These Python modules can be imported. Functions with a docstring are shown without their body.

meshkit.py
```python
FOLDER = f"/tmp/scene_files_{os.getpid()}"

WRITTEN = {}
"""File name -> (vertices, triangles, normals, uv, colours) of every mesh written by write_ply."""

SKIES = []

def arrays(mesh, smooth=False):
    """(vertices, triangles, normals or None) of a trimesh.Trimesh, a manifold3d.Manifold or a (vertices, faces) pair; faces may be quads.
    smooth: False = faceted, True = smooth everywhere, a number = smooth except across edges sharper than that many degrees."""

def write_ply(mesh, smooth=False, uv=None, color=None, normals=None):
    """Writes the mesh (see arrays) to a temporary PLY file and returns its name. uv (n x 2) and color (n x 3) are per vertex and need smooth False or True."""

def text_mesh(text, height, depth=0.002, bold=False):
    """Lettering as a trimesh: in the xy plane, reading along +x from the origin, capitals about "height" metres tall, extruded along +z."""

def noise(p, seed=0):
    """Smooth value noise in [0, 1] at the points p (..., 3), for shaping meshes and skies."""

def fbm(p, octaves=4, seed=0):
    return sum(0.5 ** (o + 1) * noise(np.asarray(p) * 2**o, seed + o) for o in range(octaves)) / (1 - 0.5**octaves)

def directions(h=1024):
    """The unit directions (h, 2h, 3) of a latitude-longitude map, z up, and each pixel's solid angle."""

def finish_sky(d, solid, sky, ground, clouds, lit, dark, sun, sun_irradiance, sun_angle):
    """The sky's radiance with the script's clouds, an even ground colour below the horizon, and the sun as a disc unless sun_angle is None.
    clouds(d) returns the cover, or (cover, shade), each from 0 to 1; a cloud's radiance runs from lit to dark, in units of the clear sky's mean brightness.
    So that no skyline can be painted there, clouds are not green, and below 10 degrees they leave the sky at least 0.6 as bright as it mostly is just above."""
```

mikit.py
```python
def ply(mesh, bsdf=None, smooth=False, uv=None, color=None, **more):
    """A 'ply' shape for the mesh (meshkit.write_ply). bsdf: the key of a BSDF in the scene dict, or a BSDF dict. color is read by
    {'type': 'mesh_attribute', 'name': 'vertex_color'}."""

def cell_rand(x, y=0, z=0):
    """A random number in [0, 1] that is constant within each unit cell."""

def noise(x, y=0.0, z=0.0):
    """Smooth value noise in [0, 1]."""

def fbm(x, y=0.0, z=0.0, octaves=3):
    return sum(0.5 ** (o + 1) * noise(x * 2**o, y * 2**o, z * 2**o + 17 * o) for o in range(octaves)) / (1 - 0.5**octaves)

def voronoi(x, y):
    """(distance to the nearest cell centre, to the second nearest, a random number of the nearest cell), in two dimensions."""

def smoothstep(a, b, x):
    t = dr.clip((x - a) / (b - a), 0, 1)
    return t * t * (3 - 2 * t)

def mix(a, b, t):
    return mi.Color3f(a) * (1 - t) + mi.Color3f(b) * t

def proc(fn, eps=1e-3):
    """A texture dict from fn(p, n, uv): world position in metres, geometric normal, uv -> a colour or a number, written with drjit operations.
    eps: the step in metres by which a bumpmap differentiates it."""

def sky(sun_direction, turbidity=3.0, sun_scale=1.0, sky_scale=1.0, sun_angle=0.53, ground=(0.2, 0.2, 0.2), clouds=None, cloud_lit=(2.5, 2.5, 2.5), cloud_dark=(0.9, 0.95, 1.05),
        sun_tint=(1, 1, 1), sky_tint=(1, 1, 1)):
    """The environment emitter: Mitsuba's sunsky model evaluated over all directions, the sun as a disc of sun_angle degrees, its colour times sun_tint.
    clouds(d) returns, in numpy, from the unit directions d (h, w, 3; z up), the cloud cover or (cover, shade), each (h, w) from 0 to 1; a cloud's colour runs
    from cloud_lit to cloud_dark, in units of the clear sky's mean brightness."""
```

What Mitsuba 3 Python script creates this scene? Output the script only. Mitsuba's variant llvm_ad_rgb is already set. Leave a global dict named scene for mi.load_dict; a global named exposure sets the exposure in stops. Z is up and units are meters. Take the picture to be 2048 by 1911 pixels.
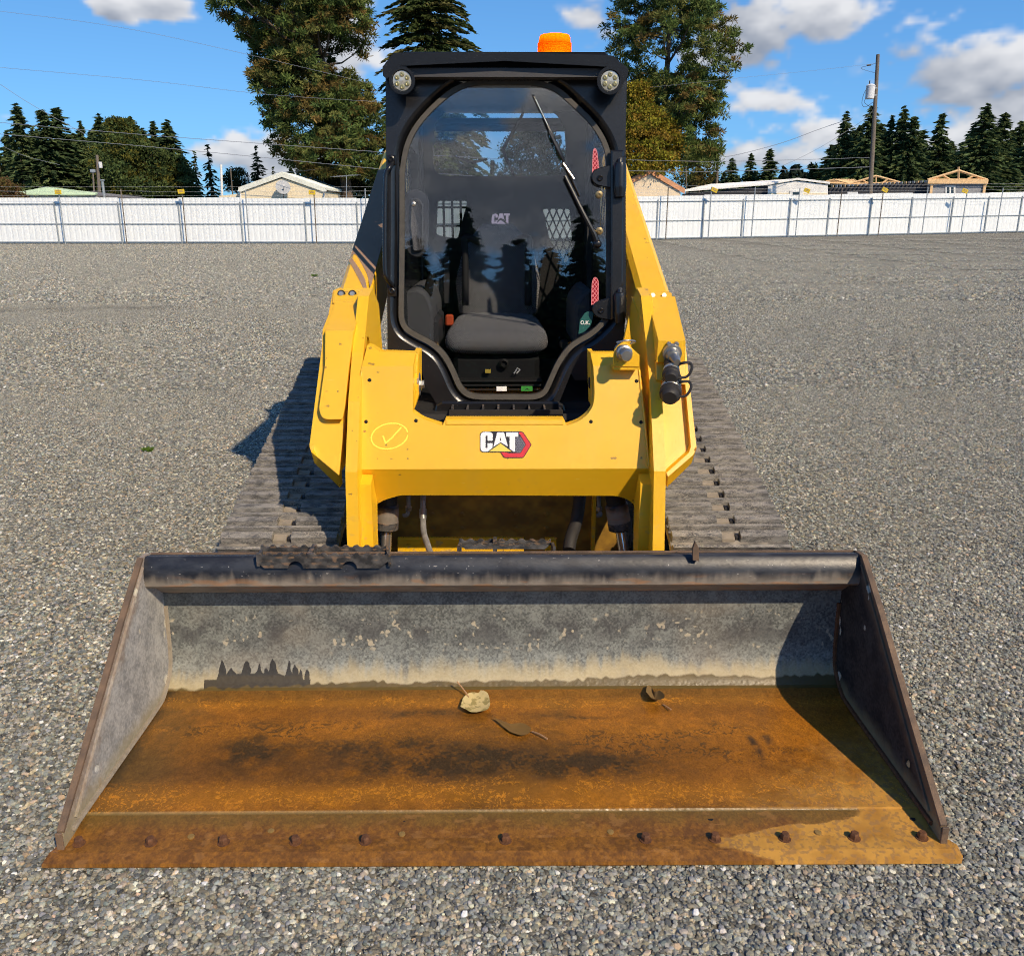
import math, random, shapely.affinity
import numpy as np, trimesh, shapely
import drjit as dr
import mitsuba as mi
import mapbox_earcut
import mikit, meshkit
from mikit import proc, noise, fbm, voronoi, cell_rand, smoothstep, mix
from shapely.geometry import Polygon, LineString, Point, box as sbox
from shapely.ops import unary_union

T = mi.ScalarTransform4f
scene, labels = {}, {}

# ------------------------------------------------------------------ camera, sky, exposure
FPX, CX, CY, CAM_H = 1760.0, 1024.0, 955.5, 1.44      # focal length and centre in photograph pixels, eye height
PITCH = math.atan((CY - 430.0) / FPX)
YAW = math.atan(19.0 / FPX * math.cos(PITCH))
FW = np.array([math.sin(YAW) * math.cos(PITCH), math.cos(YAW) * math.cos(PITCH), -math.sin(PITCH)])
RT = np.array([math.cos(YAW), -math.sin(YAW), 0.0])
UP = np.cross(RT, FW)
EYE = np.array([0.0, 0.0, CAM_H])
scene['camera'] = {
    'type': 'perspective', 'fov': math.degrees(2 * math.atan(1024.0 / FPX)), 'fov_axis': 'x',
    'near_clip': 0.05, 'far_clip': 3000.0,
    'to_world': T().look_at(origin=EYE.tolist(), target=(EYE + FW).tolist(), up=[0, 0, 1])}
exposure = 1.66
SUN = np.array([0.68, -1.03, 1.0]); SUN = SUN / np.linalg.norm(SUN)


def ray(px, py):
    return FW + RT * (px - CX) / FPX - UP * (py - CY) / FPX
def UY(px, py, Y):                                     # point of the world seen at this pixel, at depth Y
    d = ray(px, py); return EYE + d * (Y / d[1])
def UZ(px, py, z):
    d = ray(px, py); return EYE + d * ((z - CAM_H) / d[2])
def US(px, py, Yf):                                    # on a surface Y = Yf(x, z)
    Y = Yf(0, 1) if callable(Yf) else Yf
    for _ in range(25 if callable(Yf) else 1):
        p = UY(px, py, Y)
        if callable(Yf): Y = Yf(p[0], p[2])
    return UY(px, py, Y)


def cloud_cover(d):
    az = np.degrees(np.arctan2(d[..., 0], d[..., 1])); el = np.degrees(np.arcsin(np.clip(d[..., 2], -1, 1)))
    q = d / np.maximum(np.abs(d[..., 2:3]) + 0.12, 0.14)
    big = meshkit.fbm(np.concatenate([q[..., :2] * 0.9, 0 * q[..., :1] + 3.1], -1), 3, seed=5)
    puff = meshkit.fbm(d * np.array([15.0, 15.0, 26.0]), 5, seed=11)
    fine = meshkit.fbm(d * np.array([55.0, 55.0, 80.0]), 4, seed=23)
    m = np.zeros_like(az); low = np.zeros_like(az)
    def blob(a, e, ra, re, s=1.0):
        nonlocal m, low
        aa = (az - a + 180) % 360 - 180
        g = s * np.exp(-(aa / ra) ** 2 - ((el - e) / re) ** 2)
        low = np.where(g > 0.08, np.maximum(low, g * np.clip((e - el) / re * 0.5 + 0.35, 0, 1)), low)
        m = np.maximum(m, g)
    for a, e, ra, re, s in ((-27, 16.4, 15, 2.5, 1.6), (-33, 16.0, 7, 2.4, 1.9), (-21.6, 10.6, 1.3, 0.85, 1.3), (-19.4, 10.9, 1.8, 0.8, 1.3), (-34, 4.1, 5.0, 1.6, 1.25), (-29, 1.8, 6, 1.0, .8), (-14.5, 3.2, 4.5, 1.6, 1.0),
                            (-10.5, 10.8, 3.0, 5.2, 1.15), (5.5, 11, 3, 3, .7), (14.0, 9.6, 4.0, 2.2, 1.2), (13.0, 13.0, 2.0, 3.0, 1.0), (18.0, 10.3, 3.0, 1.5, 1.05), (15.5, 6.2, 3.2, 1.0, .62),
                            (11.0, 6.8, 2.4, .8, .5), (15, 3.2, 5.0, 1.5, .85), (18.5, 4.5, 3.0, .9, .7), (26, 7.0, 4.5, 2.0, 1.2), (30.5, 6.0, 5.0, 2.2, 1.2), (22.5, 8.4, 2.6, 1.4, .85), (33.5, 10.8, 1.4, 1.0, .95), (25, 3.5, 9, 1.4, .8), (181, 13.4, 17, 3.4, 1.55), (177, 17.0, 3.6, 2.6, 1.35), (188, 16.3, 3.0, 2.4, 1.2), (170, 15.5, 3.0, 2.0, 1.1)):
        blob(a, e, ra, re, s)
    elsewhere = np.clip(big * 2.1 - 0.95, 0, 1.25) * np.clip((np.abs(az) - 34) / 14, 0, 1) * np.clip(1 - (el - 45) / 40, 0.25, 1)
    behind = np.clip((np.abs(az) - 140) / 15, 0, 1) * np.clip((34 - el) / 6, 0, 1)       # open blue above the cumulus behind the photographer
    m = np.maximum(m, elsewhere * (1 - .9 * behind))
    edge = m * 1.05 + (puff - 0.5) * 1.7 + (fine - 0.5) * 0.95 - 0.42
    cover = np.clip(edge / 0.42, 0, 1); cover = cover * cover * (3 - 2 * cover)
    cover = cover * np.clip((el + 0.2) / 1.2, 0, 1) * 0.95
    shade = np.clip(0.25 + low * 1.0 + (0.5 - puff) * 1.5 + (0.5 - fine) * .8, 0, 1)
    return cover, shade


scene['sky'] = mikit.sky(SUN.tolist(), turbidity=2.6, clouds=cloud_cover, cloud_lit=(2.9, 2.9, 2.95), cloud_dark=(1.05, 1.17, 1.42), sky_tint=(0.58, 0.99, 1.36))

# ------------------------------------------------------------------ helpers
_count = {}
def numbered(name):
    if name not in scene and name not in labels and name not in _count:
        _count[name] = 0; return name
    _count[name] = _count.get(name, 0) + 1
    return f'{name}_{_count[name]:03d}'
def lab(key, label=None, cat=None, group=None, kind=None):
    d = labels.setdefault(key, {})
    for k, v in (('label', label), ('category', cat), ('group', group), ('kind', kind)):
        if v: d[k] = v
    return key
def thing(name, label, cat, group=None):
    key = numbered(name); return lab(key, label, cat, group)
def obj(name, mesh, mat, parent=None, smooth=False, tw=None, color=None):
    key = numbered((parent + '__' if parent else '') + name)
    if isinstance(mesh, dict): sh = dict(mesh)
    else: sh = mikit.ply(mesh, mat, smooth=smooth, color=color)
    if tw is not None: sh['to_world'] = tw
    scene[key] = sh
    return key
def cat(ms):
    V, F, n = [], [], 0
    for v, f in ((m.vertices, m.faces) if isinstance(m, trimesh.Trimesh) else m for m in ms):
        V.append(np.asarray(v, float)); F.append(np.asarray(f, int) + n); n += len(v)
    return np.vstack(V), np.vstack(F)
def fix(m):
    t = trimesh.Trimesh(*m, process=False)
    if t.volume < 0: m = (m[0], m[1][:, ::-1])
    return m
def earcut(p2, ends=None):
    p2 = np.ascontiguousarray(p2, np.float64)
    return np.asarray(mapbox_earcut.triangulate_float64(p2, np.array(ends or [len(p2)], np.uint32))).reshape(-1, 3).astype(int)
def loft(rings, cap2d=None, caps=(True, True), closed=False):
    """Rings of n points each, joined; the ends closed by triangulating cap2d (the ring in 2-D)."""
    n = len(rings[0]); V = np.vstack(rings); F = []
    i = np.arange(n); j = (i + 1) % n
    R = len(rings)
    for r in range(R if closed else R - 1):
        a, b = r * n, ((r + 1) % R) * n
        F += [np.stack([a + i, a + j, b + j], 1), np.stack([a + i, b + j, b + i], 1)]
    if not closed and any(caps):
        c = earcut(cap2d) if cap2d is not None else np.stack([np.zeros(n - 2, int), np.arange(1, n - 1), np.arange(2, n)], 1)
        if caps[0]: F.append(c[:, ::-1])
        if caps[1]: F.append(c + (R - 1) * n)
    m = (V, np.vstack(F))
    return fix(m) if not closed or True else m
def inset(p, b):
    p = np.asarray(p, float)
    a = 0.5 * np.sum(p[:, 0] * np.roll(p[:, 1], -1) - np.roll(p[:, 0], -1) * p[:, 1])
    s = 1 if a > 0 else -1
    d0 = p - np.roll(p, 1, 0); d1 = np.roll(p, -1, 0) - p
    d0 /= np.linalg.norm(d0, axis=1, keepdims=True) + 1e-12; d1 /= np.linalg.norm(d1, axis=1, keepdims=True) + 1e-12
    n0 = s * np.stack([-d0[:, 1], d0[:, 0]], 1); n1 = s * np.stack([-d1[:, 1], d1[:, 0]], 1)
    m = n0 + n1
    return p + b * m / np.maximum(0.35, 1 + np.sum(n0 * n1, 1, keepdims=True))
def rnd(pts, k=5):
    """Polygon with rounded corners: points (x, y) or (x, y, r); r is how far along the edges the rounding begins."""
    out = []; n = len(pts)
    for i, p in enumerate(pts):
        r = p[2] if len(p) > 2 else 0
        q = np.array(p[:2], float)
        if r <= 0: out.append(q); continue
        a, b = np.array(pts[i - 1][:2], float), np.array(pts[(i + 1) % n][:2], float)
        ra = min(r, np.linalg.norm(a - q) * .49); rb = min(r, np.linalg.norm(b - q) * .49)
        A = q + (a - q) / np.linalg.norm(a - q) * ra; B = q + (b - q) / np.linalg.norm(b - q) * rb
        for t in np.linspace(0, 1, k):
            out.append((1 - t) ** 2 * A + 2 * t * (1 - t) * q + t * t * B)
    return np.array(out)
def prism(poly, f, t, bevel=0.0):
    """poly (n,2) swept from w=0 to w=t by f(u, v, w) -> points, edges chamfered by bevel."""
    poly = np.asarray(poly, float)
    if bevel > 0:
        ip = inset(poly, bevel); b = min(bevel, t * .45)
        rings = [f(ip[:, 0], ip[:, 1], 0), f(poly[:, 0], poly[:, 1], b), f(poly[:, 0], poly[:, 1], t - b), f(ip[:, 0], ip[:, 1], t)]
        return loft(rings, ip)
    return loft([f(poly[:, 0], poly[:, 1], 0), f(poly[:, 0], poly[:, 1], t)], poly)
def prism_x(prof, x0, x1, bevel=0.0):                  # side profile (Y, z) swept along x
    return prism(prof, lambda u, v, w: np.stack([u * 0 + x0 + w, u, v], 1), x1 - x0, bevel)
def shp_solid(g, f, t):
    """A shapely polygon (holes allowed) swept from w=0 to w=t by f(u, v, w)."""
    out = []
    for poly in getattr(g, 'geoms', [g]):
        if poly.is_empty or poly.area <= 0: continue
        rings = [np.array(r.coords)[:-1] for r in (poly.exterior, *poly.interiors)]
        P = np.vstack(rings); ends = np.cumsum([len(r) for r in rings]).tolist()
        tri = earcut(P, ends); n = len(P)
        V = np.vstack([f(P[:, 0], P[:, 1], 0), f(P[:, 0], P[:, 1], t)]); F = [tri[:, ::-1], tri + n]; s = 0
        for r in rings:
            i = s + np.arange(len(r)); j = s + (np.arange(len(r)) + 1) % len(r); s += len(r)
            F += [np.stack([i, j, j + n], 1), np.stack([i, j + n, i + n], 1)]
        out.append(fix((V, np.vstack(F))))
    return cat(out)
def surf(Yf):
    def f(u, v, w):
        Y = np.array([Yf(a, b) for a, b in zip(u, v)]) if callable(Yf) else np.full(len(u), float(Yf))
        return np.stack([u, Y + w, v], 1)
    return f
def px2xz(pts, Yf):
    return np.array([US(p[0], p[1], Yf)[[0, 2]] for p in pts])
def face(px, Yf, t, bevel=0.0, off=0.0, round_=True):
    """A plate whose front outline is given in photograph pixels, standing on the surface Y = Yf, t thick."""
    p = rnd(px) if round_ else np.array(px, float)
    g = (lambda x, z: Yf(x, z) + off) if callable(Yf) else Yf + off
    return prism(px2xz(p, g), surf(g), t, bevel)
def face_shp(g, Yf, t, off=0.0):
    h = (lambda x, z: Yf(x, z) + off) if callable(Yf) else Yf + off
    def conv(r): return px2xz(np.array(r.coords)[:-1], h)
    gs = [Polygon(conv(p.exterior), [conv(r) for r in p.interiors]) for p in getattr(g, 'geoms', [g])]
    return shp_solid(shapely.MultiPolygon(gs), surf(h), t)
def bent(px, knots, t, off=0.0):
    """As face, on a surface folded at the heights knots [(z, Y), ...]; cut there so that every piece is flat."""
    zs, ys = np.array(knots).T
    Yf = lambda x, z: float(np.interp(z, zs, ys)) + off
    P = Polygon(px2xz(rnd(px), Yf)).buffer(0); out = []
    e = [-9] + list(zs[1:-1]) + [9]
    for a, b in zip(e[:-1], e[1:]):
        q = P.intersection(sbox(-9, a, 9, b))
        for g in getattr(q, 'geoms', [q]):
            if g.geom_type == 'Polygon' and g.area > 1e-7: out.append(shp_solid(g, surf(Yf), t))
    return cat(out)
def box(c, s, bevel=0.0, rot=None):
    h = np.array(s) / 2
    if bevel > 0:
        b = min(bevel, h.min() * .9)
        pts = [np.array([sx * (h[0] - b * (k != 0)), sy * (h[1] - b * (k != 1)), sz * (h[2] - b * (k != 2))]) for sx in (-1, 1) for sy in (-1, 1) for sz in (-1, 1) for k in range(3)]
        t = trimesh.convex.convex_hull(np.array(pts)); V, F = np.array(t.vertices), np.array(t.faces)
    else:
        t = trimesh.creation.box(extents=s); V, F = np.array(t.vertices), np.array(t.faces)
    if rot is not None: V = V @ np.asarray(rot).T
    return V + np.array(c), F
def rotm(ax, deg):
    return trimesh.transformations.rotation_matrix(math.radians(deg), ax)[:3, :3]
def tube(pts, r, n=10, caps=True):
    p = np.asarray(pts, float); r = np.broadcast_to(r, (len(p),))
    t = np.gradient(p, axis=0); t /= np.linalg.norm(t, axis=1, keepdims=True) + 1e-12
    a = np.cross(t[0], [0, 0, 1.0] if abs(t[0][2]) < .9 else [1.0, 0, 0]); a /= np.linalg.norm(a)
    ang = np.arange(n) * 2 * np.pi / n; rings = []
    for k in range(len(p)):
        a = a - t[k] * (a @ t[k]); a /= np.linalg.norm(a) + 1e-12; b = np.cross(t[k], a)
        rings.append(p[k] + r[k] * (np.cos(ang)[:, None] * a + np.sin(ang)[:, None] * b))
    return loft(rings, None, (caps, caps))
def cyl(p0, p1, r, n=24, bevel=0.0):
    p0, p1 = np.array(p0, float), np.array(p1, float)
    if bevel > 0:
        u = (p1 - p0) / np.linalg.norm(p1 - p0) * bevel
        return lathe(p0, p1, [(0, r - bevel), (bevel, r), (np.linalg.norm(p1 - p0) - bevel, r), (np.linalg.norm(p1 - p0), r - bevel)], n)
    return lathe(p0, p1, [(0, r), (np.linalg.norm(p1 - p0), r)], n)
def lathe(p0, p1, prof, n=24):
    p0, p1 = np.array(p0, float), np.array(p1, float)
    t = (p1 - p0) / np.linalg.norm(p1 - p0)
    a = np.cross(t, [0, 0, 1.0] if abs(t[2]) < .9 else [1.0, 0, 0]); a /= np.linalg.norm(a); b = np.cross(t, a)
    ang = np.arange(n) * 2 * np.pi / n
    return loft([p0 + t * h + max(r, 1e-5) * (np.cos(ang)[:, None] * a + np.sin(ang)[:, None] * b) for h, r in prof])
def spline(pts, k=6):
    p = np.asarray(pts, float); q = np.vstack([2 * p[0] - p[1], p, 2 * p[-1] - p[-2]]); out = []
    for i in range(1, len(q) - 2):
        for t in np.linspace(0, 1, k, endpoint=False):
            out.append(0.5 * (2 * q[i] + (q[i + 1] - q[i - 1]) * t + (2 * q[i - 1] - 5 * q[i] + 4 * q[i + 1] - q[i + 2]) * t * t + (3 * q[i] - q[i - 1] - 3 * q[i + 1] + q[i + 2]) * t ** 3))
    return np.array(out + [p[-1]])

# ------------------------------------------------------------------ materials
def mat(name, d, two=True):
    scene[name] = {'type': 'twosided', 'b': d} if two else d
    return name
def rgb(*c): return {'type': 'rgb', 'value': list(c)}
def prin(col, rough=.5, **k):
    return {'type': 'principled', 'base_color': col if isinstance(col, dict) else rgb(*col), 'roughness': rough if isinstance(rough, dict) else float(rough), **k}
def bumped(b, fn, eps=1e-3):
    return {'type': 'bumpmap', 'tex': proc(fn, eps), 'scale': 1.0, 'b': b}
def speck(p, s, seed=0.0):                             # a fine 3-D speckle
    return fbm(p.x * s + seed, p.y * s, p.z * s, 3)
C3 = mi.Color3f
def f_yellow(p, n, uv):
    d = fbm(p.x * 5, p.y * 5, p.z * 5, 4); g = fbm(p.x * 60, p.y * 60, p.z * 60 + 3, 2)
    c = mix((0.81, 0.465, 0.011), (0.76, 0.425, 0.013), d)
    dust = smoothstep(.52, .8, fbm(p.x * 9 + 4, p.y * 9, p.z * 4, 4)) * .10 * g
    chip = smoothstep(.885, .91, noise(p.x * 70, p.y * 70, p.z * 70)) * smoothstep(.58, .7, noise(p.x * 6, p.y * 6 + 7, p.z * 6))
    streak = smoothstep(.50, .80, fbm(p.x * 38, p.y * 7, p.z * 3, 3)) * smoothstep(.40, .70, fbm(p.x * 4 + 2, p.y * 4, p.z * 4, 3))
    mud = smoothstep(.62, .72, fbm(p.x * 55, p.y * 55, p.z * 55, 3)) * smoothstep(.62, .20, p.z + (d - .5) * .3)
    scr = smoothstep(.93, .97, noise(p.x * 16, p.y * 16, p.z * 260)) * smoothstep(.55, .7, g)
    c = mix(mix(c, (.46, .37, .22), dust * .7 + streak * .06), (.30, .25, .18), mud * .55)
    return mix(mix(c, (.88, .66, .2), scr * .5), (.25, .13, .03), chip * .8)
def f_yellow_shaded(p, n, uv):
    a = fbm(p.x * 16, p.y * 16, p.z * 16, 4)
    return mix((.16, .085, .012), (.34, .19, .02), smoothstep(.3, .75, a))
mat('m_yellow_shaded', prin(proc(f_yellow_shaded), .6))  # mottled yellow with the shade of the recess put into its colour
def r_yellow(p, n, uv):
    return .30 + .18 * fbm(p.x * 12, p.y * 12, p.z * 12, 3)
mat('m_yellow', prin(proc(f_yellow), proc(r_yellow), specular=.5, clearcoat=.8, clearcoat_gloss=.85))
def f_black(p, n, uv):
    d = fbm(p.x * 14, p.y * 14, p.z * 14, 4); s = noise(p.x * 240, p.y * 240, p.z * 240)
    c = mix((.005, .0055, .0075), (.011, .012, .015), d)
    return mix(c, (.16, .15, .14), smoothstep(.91, .97, s) * smoothstep(.45, .75, d) * .6)
mat('m_black', prin(proc(f_black), .27, specular=.5, clearcoat=.3, clearcoat_gloss=.85))
mat('m_black_matt', prin((.012, .012, .013), .65))
mat('m_void', prin((.008, .008, .009), .8))
def f_seal(p, n, uv):
    return mix((.045, .042, .038), (.085, .08, .07), fbm(p.x * 40, p.y * 40, p.z * 40, 3))
mat('m_seal', prin(proc(f_seal), .7))
mat('m_glass', {'type': 'thindielectric', 'int_ior': 1.72, 'specular_transmittance': rgb(.68, .70, .73)}, False)
mat('m_dark_glass', {'type': 'thindielectric', 'int_ior': 1.5, 'specular_transmittance': rgb(.34, .40, .40)}, False)
mat('m_rear_glass', {'type': 'thindielectric', 'int_ior': 1.5, 'specular_transmittance': rgb(.85, .88, .9)}, False)
mat('m_chrome', prin((.92, .92, .93), .16, metallic=.9))
def f_zinc(p, n, uv):
    return mix((.55, .54, .5), (.35, .34, .31), fbm(p.x * 50, p.y * 50, p.z * 50, 3))
mat('m_zinc', prin(proc(f_zinc), .35, metallic=.85))
mat('m_brass', prin((.45, .33, .16), .35, metallic=.8))
mat('m_greyplastic', prin((.105, .107, .115), .6))
mat('m_greyplastic_dark', prin((.05, .05, .055), .5))
def f_seat(p, n, uv):
    s = 330.0
    a = dr.sin(p.x * s * 2 + dr.sin((p.z + p.y) * s) * .6); b = dr.sin((p.z + p.y * .8) * s * 2.2)
    w = smoothstep(-.25, .55, a * b)
    dirt = smoothstep(.45, .75, fbm(p.x * 9, p.y * 9, p.z * 9, 3)) * .35
    return mix(mix((.03, .03, .033), (.46, .46, .47), w), (.28, .18, .1), dirt * smoothstep(1.0, .9, p.z))
mat('m_seat', prin(proc(f_seat), .9))
mat('m_seat_trim', prin((.02, .02, .022), .7))
def f_track(p, n, uv):
    a = fbm(p.x * 30, p.y * 30, p.z * 30, 4); b = fbm(p.x * 7, p.y * 7, p.z * 7, 3)
    c = mix((.07, .066, .062), (.15, .14, .125), a)
    return mix(c, (.33, .29, .235), smoothstep(.42, .66, b * .5 + a * .5) * .8)
def b_track(p, n, uv): return .003 * fbm(p.x * 90, p.y * 90, p.z * 90, 3)
mat('m_track', bumped(prin(proc(f_track), .85), b_track))
def f_lug(p, n, uv):
    a = fbm(p.x * 34, p.y * 80, p.z * 80, 4); s = fbm(p.x * 200, p.y * 420, p.z * 420, 3); g = fbm(p.x * 9, p.y * 3, p.z * 9, 3)
    c = mix((.085, .084, .083), (.225, .215, .20), smoothstep(.3, .7, a))
    return mix(c, (.38, .34, .28), smoothstep(.45, .70, s) * (.25 + .75 * smoothstep(.35, .6, g)) * .75)
mat('m_lug', bumped(prin(proc(f_lug), .8), b_track))
def f_dirt(p, n, uv): return mix((.20, .17, .13), (.33, .28, .215), fbm(p.x * 60, p.y * 60, p.z * 60, 4))
mat('m_dirt', bumped(prin(proc(f_dirt), .95), b_track))
# -- bucket
def stain(p, x, y, rx, ry, warp):
    return dr.exp(-dr.square((p.x - x + (warp - .5) * .16) / rx) - dr.square((p.y - y + (warp - .5) * .09) / ry))
def dry_mask(p):                                       # the sun-dried front right corner of the floor
    w = fbm(p.x * 9 + 3, p.y * 9, 0, 4) - .5; w2 = fbm(p.x * 60, p.y * 60, 0, 3) - .5
    f = w * .10 + w2 * .05
    line = .50 + f + .38 * smoothstep(1.745, 1.84, p.y) + .10 * smoothstep(1.735, 1.685, p.y)
    soft = dr.select(p.y > 1.847, .22, .014)
    line = dr.select(p.y > 1.847, .74 + f * 3 + (p.y - 1.847) * 1.0, line)
    return smoothstep(line - soft, line + soft, p.x)
def f_floor(p, n, uv):
    w = fbm(p.x * 4, p.y * 6, 2, 4); a = fbm(p.x * 22, p.y * 22, 5, 4); s2 = fbm(p.x * 120, p.y * 120, 4, 2); s = .6 * noise(p.x * 210 + 14 * a, p.y * 150 + 10 * w, 1) + .4 * noise(p.x * 420, p.y * 330, 4)
    c = mix((.22, .084, .009), (.37, .135, .011), smoothstep(.3, .7, w * .6 + a * .4))
    c = mix(c, (.115, .055, .011), smoothstep(.50, .72, fbm(p.x * 3 + 9, p.y * 5, 7, 4)) * .7)
    low = smoothstep(1.90, 1.99, p.y + (w - .5) * .1) * smoothstep(2.22, 2.06, p.y + (w - .5) * .16) * smoothstep(.75, .35, p.x) * smoothstep(.30, .62, w * .5 + a * .5)
    c = mix(c, (.105, .047, .012), low * .75)
    olive = smoothstep(2.28, 2.40, p.y + (a - .5) * .1) * .75
    left = smoothstep(-.78, -1.0, p.x + (a - .5) * .08) * .8
    c = mix(c, mix((.10, .058, .015), (.16, .085, .015), a), dr.maximum(olive, left) * .85)
    c = mix(c, (.045, .03, .012), smoothstep(-.985, -1.02, p.x + (a - .5) * .03) * .8)
    dk = stain(p, -0.105, 2.034, .30, .075, w) + .8 * stain(p, 0.215, 2.020, .18, .05, w) + .7 * stain(p, -0.698, 2.109, .08, .09, w) + .5 * stain(p, -0.399, 2.130, .3, .05, w) + .6 * stain(p, -0.232, 2.276, .18, .02, w) + .7 * stain(p, 0.209, 2.277, .12, .012, w)
    c = mix(c, (.042, .026, .011), dr.minimum(dk * (.25 + 1.5 * smoothstep(.25, .75, a * .6 + s2 * .4)), .92))
    for q, r in (((0.737, 2.167), (.012, .05)), ((0.695, 2.107), (.012, .045)), ((0.692, 2.155), (.008, .03))):
        k = stain(p, q[0], q[1], r[0], r[1], .5 + 0 * w); c = mix(c, (.03, .022, .014), dr.minimum(k * 1.2, .8) * smoothstep(.25, .5, a))
    # ridged orange scale in two bands across the floor
    band = dr.exp(-dr.square((p.y - 1.905 + (w - .5) * .08) / .055)) + .8 * dr.exp(-dr.square((p.y - 2.335 + (w - .5) * .05) / .022)) + .3 * dr.exp(-dr.square((p.y - 2.2) / .06))
    c = mix(c, (.60, .235, .018), dr.minimum(band, 1) * smoothstep(.54, .68, s) * smoothstep(.30, .50, fbm(p.x * 18, p.y * 30, 6, 3)) * .9)
    c = c * .88 * (.62 + .76 * fbm(p.x * 300, p.y * 240, 2, 2)) * (.80 + .4 * fbm(p.x * 60, p.y * 60, 8, 3))
    c = mix(c, (.40, .165, .013), band * .35)
    pit = smoothstep(.60, .70, noise(p.x * 170 + 20 * a, p.y * 120, 3)) * smoothstep(.52, .62, fbm(p.x * 4, p.y * 8 + 3, 1, 3)) * smoothstep(2.0, 2.08, p.y) * smoothstep(2.3, 2.2, p.y)
    c = mix(c, (.07, .035, .01), pit * .8)
    edge = smoothstep(1.85, 1.845, p.y)
    ed = mix((.13, .056, .012), (.27, .115, .016), smoothstep(.25, .8, a * .5 + s2 * .5)); ed = mix(ed, (.13, .085, .018), smoothstep(1.78, 1.84, p.y + (a - .5) * .06) * .7); ed = ed * (.7 + .6 * fbm(p.x * 320, p.y * 260, 6, 2)); ed = mix(ed, (.34, .17, .05), smoothstep(.66, .74, fbm(p.x * 34, p.y * 60, 2, 4)) * .35)
    c = mix(c, ed, edge * .95)
    weld = smoothstep(.006, .002, dr.abs(p.y - 1.846)); c = mix(c, (.30, .26, .12), weld * .25)
    d = dry_mask(p)
    cd = mix((.36, .17, .026), (.48, .245, .042), smoothstep(.3, .7, a)); cd = mix(cd, (.28, .15, .05), smoothstep(.5, .68, s2) * .75)
    cd = mix(cd, (.62, .27, .03), smoothstep(.62, .75, s) * smoothstep(1.85, 1.87, p.y) * .7)
    rim = dr.exp(-dr.square((d - .5) / .3)) * smoothstep(1.85, 1.846, p.y)
    return mix(mix(c, cd, d), (.10, .045, .012), rim * .25)
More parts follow.
